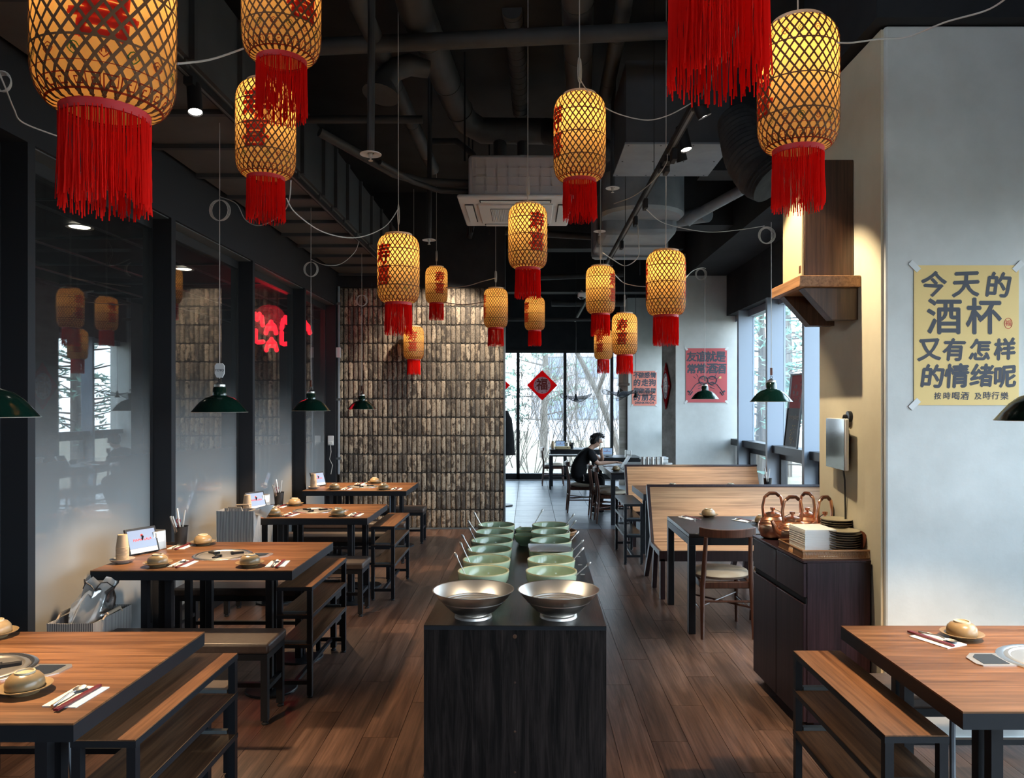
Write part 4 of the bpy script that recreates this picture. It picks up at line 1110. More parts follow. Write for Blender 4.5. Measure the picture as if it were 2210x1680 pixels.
obj('box_body', MB().box(-.2, .16, -.12, .12, 0, .16).box(-.19, .15, -.11, .11, .16, .165), 'ac_white', bxm, bevel=.006)
obj('lid', MB().box(-.21, .17, -.13, .13, .165, .185, Matrix.Rotation(-.05, 4, 'Y')), 'white_plastic', bxm, bevel=.005)
for k in range(5):
    q = P(1388+k*10, 985, 10.72)
    tag(obj('steel_tumbler', MB().lathe([(.001, 0), (.02, 0), (.026, .21), (.024, .21), (.018, .006), (.001, .006)], 16), 'steel', loc=(q.x, q.y, TH)), 'steel tumbler, %s from the left in the row on the far dining table' % ON[k], 'tumbler', 'steel tumblers')
ND.place((1.995, 10.72, TH), -PI/2, 'napkin dispenser at the right end of the steel tumblers', 'napkin dispensers')
mn = thing('menu_stand', 'wooden menu stand tilted up before the seated man', 'menu', (1.39, 11.2, TH))
obj('board', MB().box(-.012, .012, -.10, .10, 0, .22, Matrix.Rotation(.55, 4, 'Y') @ Matrix.Identity(4)), 'white_plastic', mn, bevel=.002)
obj('foot', MB().box(-.03, .06, -.08, .08, 0, .012), 'walnut', mn, smooth=0)
# ---- island bowls
a1 = math.radians(1.0)
def IP(x, y):   # island local -> world
    return (-.049+x*math.cos(a1)+y*math.sin(a1), 2.7625+y*math.cos(a1)-x*math.sin(a1), .87)
def make_steel_bowl():
    t = thing('steel_bowl', 'x', 'bowl')
    pr = [(.001, .002), (.062, .002), (.062, 0), (.072, 0), (.070, .008), (.063, .014)]
    for k in range(7):
        r0 = .066+k*.0082; z0 = .017+k*.0072
        pr += [(r0, z0), (r0+.0072, z0+.0022), (r0+.0079, z0+.0058)]
    pr += [(.135, .078), (.153, .102), (.157, .104), (.157, .1055), (.152, .1045)]
    obj('outer_wall', MB().lathe(pr, 64), 'steel_brushed', t, smooth=25)
    obj('inner_wall', MB().lathe([(.152, .1045), (.14, .087), (.11, .05), (.085, .026), (.06, .014), (.001, .012)], 64), 'steel_brushed', t, smooth=60)
    return t
SB = Proto(make_steel_bowl())
SB.place((-.211, 2.885, .87), 0, 'left ribbed steel bowl at the near end of the island', 'steel bowls')
SB.place((.116, 2.885, .87), 0, 'right ribbed steel bowl at the near end of the island', 'steel bowls')
def make_celadon(r=.111, h=.1):
    t = thing('celadon_bowl', 'x', 'bowl'); s = r/.111
    obj('bowl_body', MB().lathe([(.001, .004), (.05*s, .004), (.05*s, 0), (.058*s, 0), (.062*s, .01), (.092*s, h*.35), (.108*s, h*.65), (.111*s, h*.95)], 44), 'celadon', t, smooth=50)
    obj('bowl_rim', MB().lathe([(.111*s, h*.95), (.1105*s, h), (.107*s, h*1.01), (.1025*s, h*.97)], 44), 'celadon_rim', t, smooth=60)
    obj('bowl_inside', MB().lathe([(.1025*s, h*.97), (.1*s, h*.7), (.085*s, h*.35), (.055*s, h*.15), (.001, h*.12)], 44), 'celadon', t, smooth=60)
    return t
CE = Proto(make_celadon())
sidew = {-1: 'left', 1: 'right'}; orde = ['first', 'second', 'third', 'fourth', 'fifth', 'sixth']
def make_ladle():
    t = thing('serving_spoon', 'x', 'spoon')
    obj('handle', MB().tube([(0, 0, 0), (0, .0, .10), (0, .006, .15)], [.0022, .0022, .003], 8), 'steel', t)
    obj('handle_end', MB().ball((0, .007, .162), (.006, .003, .014), 10, 6), 'steel', t)
    obj('spoon_bowl', MB().ball((0, -.006, -.004), (.014, .02, .004), 12, 6), 'steel', t)
    return t
LD = Proto(make_ladle())
for i, yc in enumerate([3.235, 3.475, 3.72, 3.966, 4.24, 4.49]):
    for s in (-1, 1):
        x = (-.193 if s < 0 else .100)+(yc-3.235)*(.002 if s < 0 else .027)
        CE.place((x, yc, .87), R.uniform(0, 6), 'pale green bowl, %s from the front in the %s row' % (orde[i], sidew[s]), 'pale green sauce bowls')
        L = LD.place((x+(.035 if s > 0 else -.045), yc-.035, .898), 0, 'serving spoon leaning in the %s bowl of the %s row' % (orde[i], sidew[s]), 'serving spoons')
        L.rotation_euler = (R.uniform(-.35, .1), math.radians(43 if s > 0 else -33)+R.uniform(-.12, .1), 0)
CE2 = Proto(make_celadon(.066, .062))
for i, yc in enumerate([4.36, 4.56]):
    CE2.place((-.015+.004*i, yc, .87), 0, 'small green bowl in the middle, %s' % ['nearer one', 'farther one'][i], 'small green bowls')
L = LD.place((.0, 4.56, .90), 0, 'serving spoon leaning in the farther small bowl', 'serving spoons'); L.rotation_euler = (-.1, .55, 0)
wt = thing('wicker_tray', 'round wicker tray at the far right end of the island', 'tray', (.20, 4.72, .87))
obj('base', MB().lathe([(.001, 0), (.09, 0), (.10, .02)], 24), 'wicker', wt)
obj('tray_rim', MB().tube([(.1*math.cos(k*PI/12), .1*math.sin(k*PI/12), .022) for k in range(24)], .006, 8, closed=True), 'wicker', wt)
for i, (x, y) in enumerate([(-.12, 4.70), (-.05, 4.73)]):
    t = thing('pan_cover', ['dark pan cover lying at the far end of the island, left', 'dark pan cover lying at the far end of the island, middle'][i], 'cover', (x, y, .87))
    obj('cover_dome', MB().lathe([(.045, 0), (.045, .01), (.03, .025), (.001, .03)], 20), 'matt_black', t)
    obj('knob', MB().lathe([(.006, .03), (.006, .04), (.012, .045), (.001, .05)], 12), 'steel', t)
tag(obj('clear_film_sheet', MB().add([(.01, 3.62, .976), (.21, 3.62, .974), (.215, 3.74, .978), (.22, 3.83, .974), (.0, 3.83, .976), (.0, 3.72, .98)], [(0, 1, 2, 5), (5, 2, 3, 4)]), 'clear_plastic', smooth=60), 'clear plastic wrap over the third bowl of the right row', 'wrap')
# ================================================================== LANTERNS
LR, LH, LN = .135, .435, .082      # body radius, height, neck radius
def lprof(t):
    """t 0..1 bottom to top -> (r, z)"""
    z = (t-.5)*LH; e = .19
    if t < e: u = 1-t/e
    elif t > 1-e: u = (t-(1-e))/e
    else: u = 0
    r = LN+(LR-LN)*math.sqrt(max(0, 1-u**2.3))
    return r*(1-.02*(abs(t-.5)*2)**2), z
lT = [0, .008, .03, .06, .1, .15, .2, .3, .4, .5, .6, .7, .8, .85, .9, .94, .97, .992, 1]
paper_me = MB().lathe([lprof(t) for t in lT], 40).mesh('shade', 80)
def surf(a, t, d=.0012):
    r, z = lprof(t); r += d
    return Vector((r*math.cos(a), r*math.sin(a), z))
def ribbon(mb, pts, wd, d=.0015):
    """flat strip along (angle, t) points lying on the lantern skin"""
    vs = []; fs = []; n = len(pts)
    for i, (a, t) in enumerate(pts):
        a0, t0 = pts[max(i-1, 0)]; a1_, t1 = pts[min(i+1, n-1)]
        tx, tz = (a1_-a0)*LR, (t1-t0)*LH; l = math.hypot(tx, tz) or 1
        nx, nz = -tz/l*wd/2, tx/l*wd/2
        for s in (-1, 1): vs.append(surf(a+s*nx/max(lprof(t)[0], .08), min(max(t+s*nz/LH, 0), 1), d))
    for i in range(n-1): fs.append((2*i, 2*i+1, 2*i+3, 2*i+2))
    mb.add(vs, fs)
lT2 = sorted(set(lT+[.175, .25, .35, .45, .55, .65, .75, .825, .875]))
mb = MB(); NS = 28
for k in range(NS):
    for sg in (-1, 1):
        ribbon(mb, [(2*PI*k/NS+sg*2.28*(t-.5), t) for t in lT2], .0064, .0022+.0005*sg)
for t in (.235, .5, .765): ribbon(mb, [(2*PI*k/48, t) for k in range(49)], .005, .0032)
lattice_me = mb.mesh('bamboo_lattice', 0)
def wrap_text(mb, ch, size, a0, t0, off):
    vs, fs = text_mesh(ch, size, 0, 0)
    bm = bmesh.new(); bv = [bm.verts.new(v) for v in vs]
    for f in fs:
        try: bm.faces.new([bv[i] for i in f])
        except ValueError: pass
    x = -.08
    while x < .08:
        g = bm.verts[:]+bm.edges[:]+bm.faces[:]
        bmesh.ops.bisect_plane(bm, geom=g, plane_co=(x, 0, 0), plane_no=(1, 0, 0)); x += .011
    bm.verts.index_update()
    for q, (dx, dy) in enumerate([(0, 0), (off, off*.5), (-off, -off*.5), (off*.5, -off), (-off*.5, off)]):
        mb.add([surf(a0+(v.co.x+dx+.08*v.co.y)/LR, t0+(v.co.y*1.06+dy)/LH, .0007+.00006*q) for v in bm.verts], [tuple(v.index for v in f.verts) for f in bm.faces])
    bm.free()
chars_me = []
for a0 in (0, PI):
    for ch, t0 in (('寿', .665), ('喜', .355)):
        mb = MB(); wrap_text(mb, ch, .132, a0, t0, .0045); chars_me.append(mb.mesh('character', 0))
mg, mr, mw = MB(), MB(), MB()
for band, tt in ((0, .175), (1, .835)):
    for k in range(16):
        a = 2*PI*k/16; m_ = mg if k % 2 else mr; h = .028; wv = .085
        ribbon(m_, [(a-wv, tt), (a-wv*.5, tt+h*.75), (a, tt+h), (a+wv*.5, tt+h*.75), (a+wv, tt), (a+wv*.5, tt-h*.6), (a, tt-h), (a-wv*.5, tt-h*.6), (a-wv, tt)], .0024, .0024)
        ribbon(m_, [(a-wv*.35, tt-h*.3), (a-wv*.3, tt+h*.25), (a, tt+h*.4), (a+wv*.3, tt+h*.25), (a+wv*.35, tt-h*.3)], .0024, .0024)
for k in range(24):      # meander band near the bottom
    a = 2*PI*k/24; d = 2*PI/24; lo, hi = .022, .078
    f = lambda u, v: (a+u*d, lo+(hi-lo)*v)
    ribbon(mw, [f(0, 0), f(0, 1), f(.8, 1), f(.8, .25), f(.35, .25), f(.35, .65), f(.55, .65)], .0032, .0026)
    ribbon(mw, [f(0, 0), f(.5, 0), f(1, 0)], .0032, .0026)
ribbon(mw, [(2*PI*k/36, .125) for k in range(37)], .0016, .0026)
eyes_g, eyes_r, meander = mg.mesh('motif', 0), mr.mesh('motif', 0), mw.mesh('meander_band', 0)
rim_me = MB().lathe([(LN-.006, LH/2-.004), (LN+.004, LH/2-.004), (LN+.006, LH/2+.012), (LN-.004, LH/2+.013), (LN-.006, LH/2+.006)], 36).mesh('top_rim')
col_me = MB().lathe([(LN-.002, -LH/2+.004), (LN+.005, -LH/2+.003), (LN+.004, -LH/2-.017), (LN-.002, -LH/2-.017)], 36).mesh('collar')
fr_me = []
for v in range(3):
    rr = random.Random(v+20); mb = MB()
    for k in range(250):
        a = 2*PI*k/250+rr.uniform(-.02, .02); r = LN+rr.uniform(-.004, .005); z0 = -LH/2-.012
        L = .185+rr.uniform(-.022, .014); w_ = rr.uniform(.0010, .0018)
        vs = []; fs = []; da = dr = 0
        n = 6
        for i in range(n+1):
            u = i/n; da += rr.uniform(-.012, .012)*(.3+u*1.5); dr += rr.uniform(-.0016, .0018)*(.3+u*1.3)
            c_ = Vector(((r+dr)*math.cos(a+da), (r+dr)*math.sin(a+da), z0-L*u))
            for q in range(3):
                b_ = 2*PI*q/3+a; vs.append(c_+Vector((math.cos(b_)*w_, math.sin(b_)*w_, 0)))
        for i in range(n):
            for q in range(3):
                q2 = (q+1) % 3; fs.append((3*i+q, 3*i+q2, 3*i+3+q2, 3*i+3+q))
        mb.add(vs, fs)
    fr_me.append(mb.mesh('fringe', 80))
bulb_me = MB().ball((0, 0, 0), (.022, .022, .03), 12, 8).mesh('bulb')
LP = [  # centre x, mid y, width px, char angle (deg, -90 faces the viewer), label
 (228, 22, 317, -62, 'largest hanging lantern at upper left, nearest the viewer'),
 (608, 0, 172, -38, 'lantern at the top cut by the frame, right of the largest'),
 (574, 284, 131, -92, 'lantern overlapped by the fringe of the one above it'),
 (1251, 300, 112, -160, 'lantern hanging in front of the air conditioner at right'),
 (1722, 190, 178, -172, 'big lantern beside the pillar and the wall speaker'),
 (1549, -330, 341, -100, 'lantern whose red fringe alone shows at the top'),
 (860, 582, 91, -128, 'lantern with bold red characters over the brick wall'),
 (942, 616, 48, -65, 'small lantern right of the one with bold characters'),
 (1139, 512, 84, -60, 'lantern hanging straight below the air conditioner'),
 (1070, 666, 52, -165, 'small lantern at the right edge of the brick wall'),
 (1154, 678, 44, -150, 'small lantern hanging above the red diamond ornament'),
 (893, 741, 44, -88, 'lowest lantern in front of the brick wall'),
 (1296, 627, 63, -32, 'lantern just left of the round-topped one by the poster wall'),
 (1437, 613, 86, -8, 'lantern in front of the grey wall above the red poster'),
 (1348, 722, 55, -110, 'lantern above the mesh lamps and the salmon poster'),
 (1302, 744, 40, -120, 'small dim lantern half hidden behind two others')]
LPOS = []
for i, (px, py, wpx, ang, lb) in enumerate(LP):
    cth = math.cos(math.atan2(px-CX, F)); Y = 2*LR*F/(wpx*cth)
    q = P(px, py, Y); LPOS.append(q)
    t = thing('paper_lantern', 'glowing paper '+lb if not lb.startswith(('largest', 'small', 'big', 'lowest')) else lb.replace('lantern', 'glowing paper lantern', 1), 'lantern', q, math.radians(ang), 'hanging paper lanterns')
    link('shade', paper_me, 'lantern_paper', t)
    o = link('bamboo_lattice', lattice_me, 'bamboo', t); o['kind'] = 'stuff'
    for cm_ in chars_me: link('character', cm_, 'lantern_red_ink', t)
    if i not in (7, 15):
        o = link('motif_band', eyes_g, 'lantern_green_ink', t); o2 = link('motif_band', eyes_r, 'lantern_brown_ink', t); o3 = link('meander_band', meander, 'lantern_brown_ink', t)
        for oo in (o, o2, o3): oo['kind'] = 'stuff'
    link('top_rim', rim_me, 'bamboo_rim', t); link('collar', col_me, 'collar_red', t)
    o = link('fringe', fr_me[i % 3], 'fringe', t); o['kind'] = 'stuff'
    top = (4.58 if i != 14 else 3.40)-q.z
    obj('cord', MB().tube([(0, 0, .06), (0, 0, LH/2+.0), (.003, 0, top)], .0028, 6), 'cable_white', t)
    if i in (3, 6, 7, 8, 9, 12, 14):
        mb = MB(); zc = LH/2+.14
        for k in range(3):
            mb.tube([(.008*math.cos(a_)+(k-1)*.006, .006*(k-1), zc+.065*math.sin(a_)) for a_ in [2*PI*j/14 for j in range(14)]], .0022, 5, closed=True)
        obj('cord_bundle', mb, 'cable_white', t)
    link('bulb', bulb_me, 'bulb_warm', t, (0, 0, .03))
    l = bpy.data.lights.new('lantern_light', 'POINT'); l.energy = 2.2*(1 if i not in (7, 9, 10, 11, 15) else .6); l.color = (1, .66, .27); l.shadow_soft_size = .035
    lo = bpy.data.objects.new('lantern_light', l); COL.objects.link(lo); lo.parent = t; lo.location = (.0, 0, .10)
# ---- pendant lamps
def make_pendant(hz):
    t = thing('pendant_lamp', 'x', 'lamp')     # origin at rim centre
    obj('shade', MB().lathe([(.032, .158), (.040, .150), (.042, .105), (.055, .098), (.085, .088), (.118, .062), (.146, .028), (.165, .004), (.170, .0)], 44), 'lamp_green', t, smooth=50)
    obj('shade_lining', MB().lathe([(.170, .0005), (.167, -.0015), (.162, .002), (.143, .024), (.115, .057), (.082, .083), (.05, .092), (.001, .094)], 44), 'lamp_inside', t, smooth=60)
    obj('socket', MB().lathe([(.032, .156), (.034, .162), (.034, .172), (.022, .176), (.012, .186), (.001, .188)], 20), 'steel', t)
    obj('hook', MB().tube([(.009*math.cos(a), 0, .199+.011*math.sin(a)) for a in [2*PI*k/10 for k in range(10)]], .0022, 6, closed=True), 'black_metal', t)
    obj('cord', MB().tube([(0, 0, .21), (0, 0, hz)], .0026, 6), 'cable_white', t)
    obj('bulb', MB().ball((0, 0, .045), (.03, .03, .035), 14, 9), 'bulb_warm', t)
    l = bpy.data.lights.new('pendant_light', 'SPOT'); l.energy = 46; l.color = (1, .69, .40); l.spot_size = math.radians(112); l.spot_blend = .55; l.shadow_soft_size = .03
    lo = bpy.data.objects.new('pendant_light', l); COL.objects.link(lo); lo.parent = t; lo.location = (0, 0, -.004)
    return t
pend = []
for i, (x, y, z, hz, cl, pwr, lb) in enumerate([(-1.925, 2.66, 1.64, 1.82, 0, 40, 'green enamel pendant lamp cut by the left frame edge'), (-1.94, 4.72, 1.64, 1.82, 1, 42, 'green enamel pendant lamp with a white tag over the second table'),
        (-1.948, 6.73, 1.634, 1.82, 1, 42, 'green enamel pendant lamp over the third left table'), (-1.94, 8.75, 1.637, 1.82, 1, 46, 'green enamel pendant lamp in front of the brick wall'),
        (1.90, 2.75, 1.626, 1.6, 0, 40, 'green enamel pendant lamp cut by the right frame edge'), (1.975, 6.1, 1.712, 1.46, 0, 12, 'green enamel pendant lamp over the black dining table'),
        (2.13, 9.05, 1.76, 1.46, 0, 8, 'green enamel pendant lamp in front of the red poster')]):
    t = make_pendant(hz); t.location = (x, y, z); tag(t, lb, 'lamp', 'green pendant lamps')
    for ch in t.children:
        if ch.type == 'LIGHT': ch.data.energy = pwr*2.1
    if cl:
        mb = MB(); zc = 1.27; rr = .065
        for k in range(3): mb.tube([(rr*.9*math.cos(a)+.006*k-rr*.1, .004*k, zc+rr*math.sin(a)) for a in [2*PI*j/20 for j in range(20)]], .0026, 5, closed=True)
        obj('cord_coil', mb, 'cable_white', t)
    if i == 1:
        tg = obj('hanging_tag', MB().prism([(-.018, -.045), (.018, -.045), (.03, -.02), (.03, .03), (.018, .045), (-.018, .045), (-.03, .03), (-.03, -.02)], Matrix.Translation((0, .004, .262)) @ FRONT, .008), 'white_plastic', t, smooth=0)
        mb = MB(); add_text(mb, 'YOYO', .02, Matrix.Translation((0, -.0045, .262)) @ FRONT, .0006, .0003); obj('tag_print', mb, 'poster_ink', tg, smooth=0)
    else:
        obj('hanging_clip', MB().box(-.009, .009, -.009, .009, .215, .275), 'copper_dark', t, bevel=.003)
# ---- mesh lotus lamps
def lotus(px, py, Y, wd, lb, seed, tilt=0):
    q = P(px, py, Y); t = thing('mesh_lamp', lb, 'lamp', q, 0, 'grey mesh lamps')
    rr = random.Random(seed); n = 30; R0 = wd/2; vs = []; fs = []
    rad = [.02, .3, .6, .85, 1.]; ph_ = rr.uniform(0, 6)
    for r in rad:
        for k in range(n):
            a = 2*PI*k/n
            vs.append((R0*r*math.cos(a), R0*r*math.sin(a)*.8, .02*(1-r)+r*r*(.055*math.sin(2*a+ph_)+.03*math.sin(3*a+ph_*2))+tilt*r*math.cos(a)))
    for i in range(len(rad)-1):
        for k in range(n):
            k2 = (k+1) % n; fs.append((i*n+k, i*n+k2, (i+1)*n+k2, (i+1)*n+k))
    obj('mesh_veil', MB().add(vs, fs), 'lamp_mesh', t, smooth=80)
    obj('wire_rim', MB().tube(vs[-n:], .005, 6, closed=True), 'cable_dark', t)
    obj('socket', MB().lathe([(.012, .06), (.02, .03), (.03, -.03), (.055, -.06), (.001, -.06)], 16), 'matt_black', t)
    obj('cord', MB().tube([(0, 0, .05), (0, 0, 4.55-q.z)], .004, 6), 'cable_dark', t)
lotus(1243, 858, 13.2, .56, 'grey mesh lamp hanging before the middle far window', 3)
lotus(1372, 851, 13.6, .70, 'grey mesh lamp hanging before the salmon poster', 5, .05)
lotus(1335, 849, 14.2, .62, 'grey mesh lamp behind the one at the salmon poster', 8)
lotus(1076, 858, 12.8, .42, 'grey mesh lamp half hidden by the brick wall edge', 11, .06)
# ================================================================== POSTERS, ORNAMENTS, SIGN
def poster(name, lb, m, x0, x1, z0, z1, Y, rz=0):
    t = thing(name, lb, 'poster', ((x0+x1)/2, Y, (z0+z1)/2)); w_, h = (x1-x0)/2, (z1-z0)/2
    obj('sheet', MB().box(-w_, w_, -.003, 0, -h, h), m, t, smooth=0)
    for sx in (-1, 1):
        for sz in (-1, 1):
            Mt = Matrix.Translation((sx*w_*.99, -.0035, sz*h*.985)) @ Matrix.Rotation(-sx*sz*-PI/4, 4, 'Y')
            obj('tape', MB().box(-.014, .014, -.001, .001, -.03, .03, Mt) if sx*sz > 0 else MB().box(-.014, .014, -.001, .001, -.03, .03, Mt), 'tape', t, smooth=0)
    return t, w_, h
def glyphs(t, s, xs, z, size, w_, off=.0, sh=.06, jit=.06, sx=1., seed=0):
    rr = random.Random(seed+int(z*100))
    for ch, x in zip(s, xs):
        M4 = Matrix.Translation((x, -.0036, z+rr.uniform(-jit, jit)*size*.4)) @ Matrix.Rotation(rr.uniform(-jit, jit), 4, 'Y') @ FRONT
        mb = MB(); add_text(mb, ch, size*(1+rr.uniform(-jit, jit)), M4, off, .0003, sx=sx, shear=sh); obj('character', mb, 'poster_ink', t, smooth=0)
# big gold poster on the pillar: local frame from photo pixels
PY_ = 3.729
def px2(x, y): q = P(x, y, PY_); return q.x, q.z
x0, zt = px2(1972, 573); x1, zb = px2(2198, 875)
t, w_, h = poster('wall_poster', 'gold poster with large dark Chinese lettering taped to the right pillar', 'poster_gold', x0, x1, zb, zt, PY_)
S = (x1-x0)/1090.0        # photo crop units (100..1190 across the sheet)
def gx(u): return (u-650)*S
def gz(v): return (858-v)*S
mb = MB()
glyphs(t, '今天的', [gx(305), gx(645), gx(980)], gz(350), 290*S, w_, .004, .10, .07)
glyphs(t, '酒杯', [gx(420), gx(830)], gz(690), 400*S, w_, .004, 0, 0, sx=.95)
glyphs(t, '又有怎样', [gx(265), gx(520), gx(790), gx(1050)], gz(1020), 250*S, w_, .004, .10, .08)
glyphs(t, '的情绪呢', [gx(295), gx(550), gx(810), gx(1050)], gz(1300), 250*S, w_, .004, .10, .08)
glyphs(t, '按時喝酒及時行樂', [gx(u) for u in (350, 445, 538, 632, 770, 860, 950, 1045)], gz(1495), 82*S, w_, .0006, .08, .08)
mb = MB(); add_text(mb, '福', 66*S, Matrix.Translation((gx(1085), -.0036, gz(735))) @ FRONT, .0, .0003)
mb.tube([(gx(1085)+40*S*math.cos(a), -.0036, gz(735)+55*S*math.sin(a)) for a in [2*PI*k/20 for k in range(20)]], .0012, 5, closed=True)
obj('seal', mb, 'print_red', t, smooth=0)
# salmon poster
PY_ = 15.795
x0, zt = px2(1364, 801); x1, zb = px2(1417, 876)
t, w_, h = poster('wall_poster', 'salmon poster with four rows of dark Chinese lettering on the far wall', 'poster_salmon', x0, x1, zb, zt, PY_)
mb = MB(); W2 = 2*w_; H2 = 2*h
glyphs(t, '不做感情', [W2*u for u in (-.33, -.12, .11, .36)], H2*.37, W2*.24, w_, .005, .05, .05)
glyphs(t, '的走狗', [W2*u for u in (-.3, .03, .33)], H2*.15, W2*.30, w_, .006, .05, .05)
glyphs(t, '要做酒精', [W2*u for u in (-.33, -.12, .11, .36)], -H2*.08, W2*.23, w_, .005, .05, .05)
glyphs(t, '的朋友', [W2*u for u in (-.3, .03, .33)], -H2*.28, W2*.28, w_, .006, .05, .05)
add_text(mb, 'DRINK!RICH', W2*.125, Matrix.Translation((0, -.0036, -H2*.42)) @ FRONT, .004, .0003, 1.15)
obj('lettering', mb, 'poster_ink', t, smooth=0)
# red poster
PY_ = 11.195
x0, zt = px2(1480, 752); x1, zb = px2(1569, 869)
t, w_, h = poster('wall_poster', 'dark red poster with two toasting hands behind a pendant lamp', 'poster_red', x0, x1, zb, zt, PY_)
mb = MB(); W2 = 2*w_; H2 = 2*h
glyphs(t, '友谊就是', [W2*u for u in (-.36, -.13, .10, .34)], H2*.33, W2*.26, w_, .006, .08, .06)
glyphs(t, '常常酒酒', [W2*u for u in (-.36, -.13, .12, .35)], H2*.11, W2*.26, w_, .006, .08, .06)
mb = MB(); y_ = -.0036
def ink(pts, r): mb.tube([(W2*x, y_, H2*z) for x, z in pts], r, 5)
for s in (-1, 1):
    ink([(s*.43, -.36), (s*.36, -.27), (s*.26, -.17), (s*.14, -.12), (s*.05, -.16)], .006)
    ink([(s*.40, -.31), (s*.45, -.29)], .014); ink([(s*.40, -.37), (s*.33, -.30)], .009)
    for a in (-.05, 0, .05): ink([(s*.08, -.17+a*.8), (s*.2, -.20+a)], .0045)
    ink([(s*.20, -.03), (s*.24, .02)], .005); ink([(s*.26, -.06), (s*.32, -.02)], .005)
for cx in (-.07, .14):
    ink([(cx+.11*math.cos(a), -.09+.075*math.sin(a)) for a in [2*PI*k/16 for k in range(17)]], .008)
    ink([(cx+.07*math.cos(a), -.05+.02*math.sin(a)) for a in [2*PI*k/12 for k in range(13)]], .006)
obj('hand_drawing', mb, 'poster_ink', t, smooth=0)
mb = MB().box(W2*.30, W2*.36, -.0042, -.003, -H2*.06, -H2*.02); obj('seal', mb, 'poster_gold', t, smooth=0)
# framed poster leaning in the window
fp = thing('framed_poster', 'black framed picture leaning on the window transom', 'picture', (3.0, 8.62, 1.195), 0)
Mt = Matrix.Rotation(math.radians(-90), 4, 'Z') @ Matrix.Rotation(math.radians(-7), 4, 'X')
Mt = Matrix.Rotation(math.radians(6), 4, 'Y') @ Matrix.Rotation(math.radians(-90), 4, 'Z')
FW, FH = .22, .86
obj('frame', MB().box(-FW, FW, 0, .02, 0, .018, Mt).box(-FW, FW, 0, .02, FH-.018, FH, Mt).box(-FW, -FW+.018, 0, .02, .018, FH-.018, Mt).box(FW-.018, FW, 0, .02, .018, FH-.018, Mt), 'black_metal', fp, smooth=0)
obj('picture_sheet', MB().box(-FW+.018, FW-.018, .008, .012, .018, .46, Mt), 'soffit_side', fp, smooth=0)
up = obj('picture_upper', MB().box(-FW+.05, FW-.018, .007, .012, .46, FH-.018, Mt), 'poster_red', fp, smooth=0)
mb = MB(); rr = random.Random(4)
for k in range(14):
    x, z = rr.uniform(-.12, .16), rr.uniform(.5, .8); mb.box(x, x+rr.uniform(.02, .07), .0062, .0068, z, z+rr.uniform(.01, .05), Mt)
obj('picture_print', mb, 'ornament_dark', up, smooth=0)
mb = MB(); add_text(mb, 'chongqing', .075, Mt @ Matrix.Translation((0, .0072, .36)) @ FRONT, .0005, .0003)
obj('caption', mb, 'plaster', fp, smooth=0)
mb = MB()
for k in range(20): x, z = rr.uniform(-.06, .1), rr.uniform(.05, .26); mb.box(x, x+.01, .0072, .0078, z, z+.012, Mt)
obj('small_lights_print', mb, 'poster_gold', fp, smooth=0, kind='stuff')
# diamond ornaments
def diamond(lb, loc, s, rz=0, thin=1.):
    t = thing('diamond_ornament', lb, 'ornament', loc, rz)
    obj('board', MB().prism([(-s, 0), (0, -s), (s, 0), (0, s)], Matrix.Translation((0, .006, 0)) @ FRONT, .012), 'ornament_red', t, smooth=0)
    obj('white_disc', MB().prism([(s*.56*math.cos(2*PI*k/32), s*.56*math.sin(2*PI*k/32)) for k in range(32)], Matrix.Translation((0, -.0062, 0)) @ FRONT, .002), 'ornament_white', t, smooth=0)
    mb = MB(); add_text(mb, '福', s*.78, Matrix.Translation((0, -.0085, 0)) @ FRONT, s*.02, .0006)
    for k in range(10):
        a = 2*PI*k/10+.3; mb.box(s*.47*math.cos(a)-s*.03, s*.47*math.cos(a)+s*.03, -.0092, -.0082, s*.47*math.sin(a)-s*.03, s*.47*math.sin(a)+s*.03)
    obj('character', mb, 'ornament_dark', t, smooth=0)
    mb = MB(); rr = random.Random(9)
    for sx, sz in ((1, 0), (-1, 0), (0, 1), (0, -1)):
        for k in range(9):
            u, v = rr.uniform(.62, .9), rr.uniform(-.12, .12); v *= (1-u)*4
            x, z = (sx*u+sz*v)*s, (sz*u+sx*v)*s; r_ = s*.022
            mb.prism([(r_*math.cos(b_), r_*math.sin(b_)) for b_ in [PI*k2/3 for k2 in range(6)]], Matrix.Translation((x, -.0062, z)) @ FRONT, .0015)
    obj('corner_print', mb, 'ornament_dark', t, smooth=0, kind='stuff')
    return t
diamond('red diamond ornament with white disc on the middle far window', P(1170, 832, 17.086), .345)
diamond('red diamond ornament half hidden behind the brick wall edge', P(1068, 832, 17.086), .345)
diamond('narrow white and red ornament on the side of the pillar block', (2.175, 11.86, 1.99), .37, -PI/2)
# neon sign behind the glass
ns = thing('neon_sign', 'glowing red bubble letters behind the left window glass', 'sign', P(597, 716, 9.6))
SC = 9.6/F
def bubble(ch, px, py):
    x, z = (px-597)*SC, -(py-716)*SC; k = SC
    st = {'A': [[(-11, -13), (-7, 2), (0, 11), (7, 2), (11, -13)], [(-7, -4), (0, -3), (7, -4)], [(-5, 0), (0, 4), (5, 0)]], 'M': [[(-12, -12), (-9, 6), (-4, 12), (0, 0), (5, 12), (10, 6), (12, -12)], [(-4, 6), (0, 2), (4, 6)]], 'L': [[(-5, 13), (-5, -10), (0, -12), (11, -11)]]}[ch]
    mb = MB()
    for s_ in st:
        pts = [Vector((x+a*k, 0, z+b_*k)) for a, b_ in s_]; r = 4.9*k
        mb.tube([Vector((p.x, p.y*1, p.z)) for p in pts], r, 10)
        for p in pts: mb.ball(p, r, 10, 6)
    mb.v = [(v[0], v[1]*.35, v[2]) for v in mb.v]
    obj('letter', mb, 'neon', ns, smooth=60)
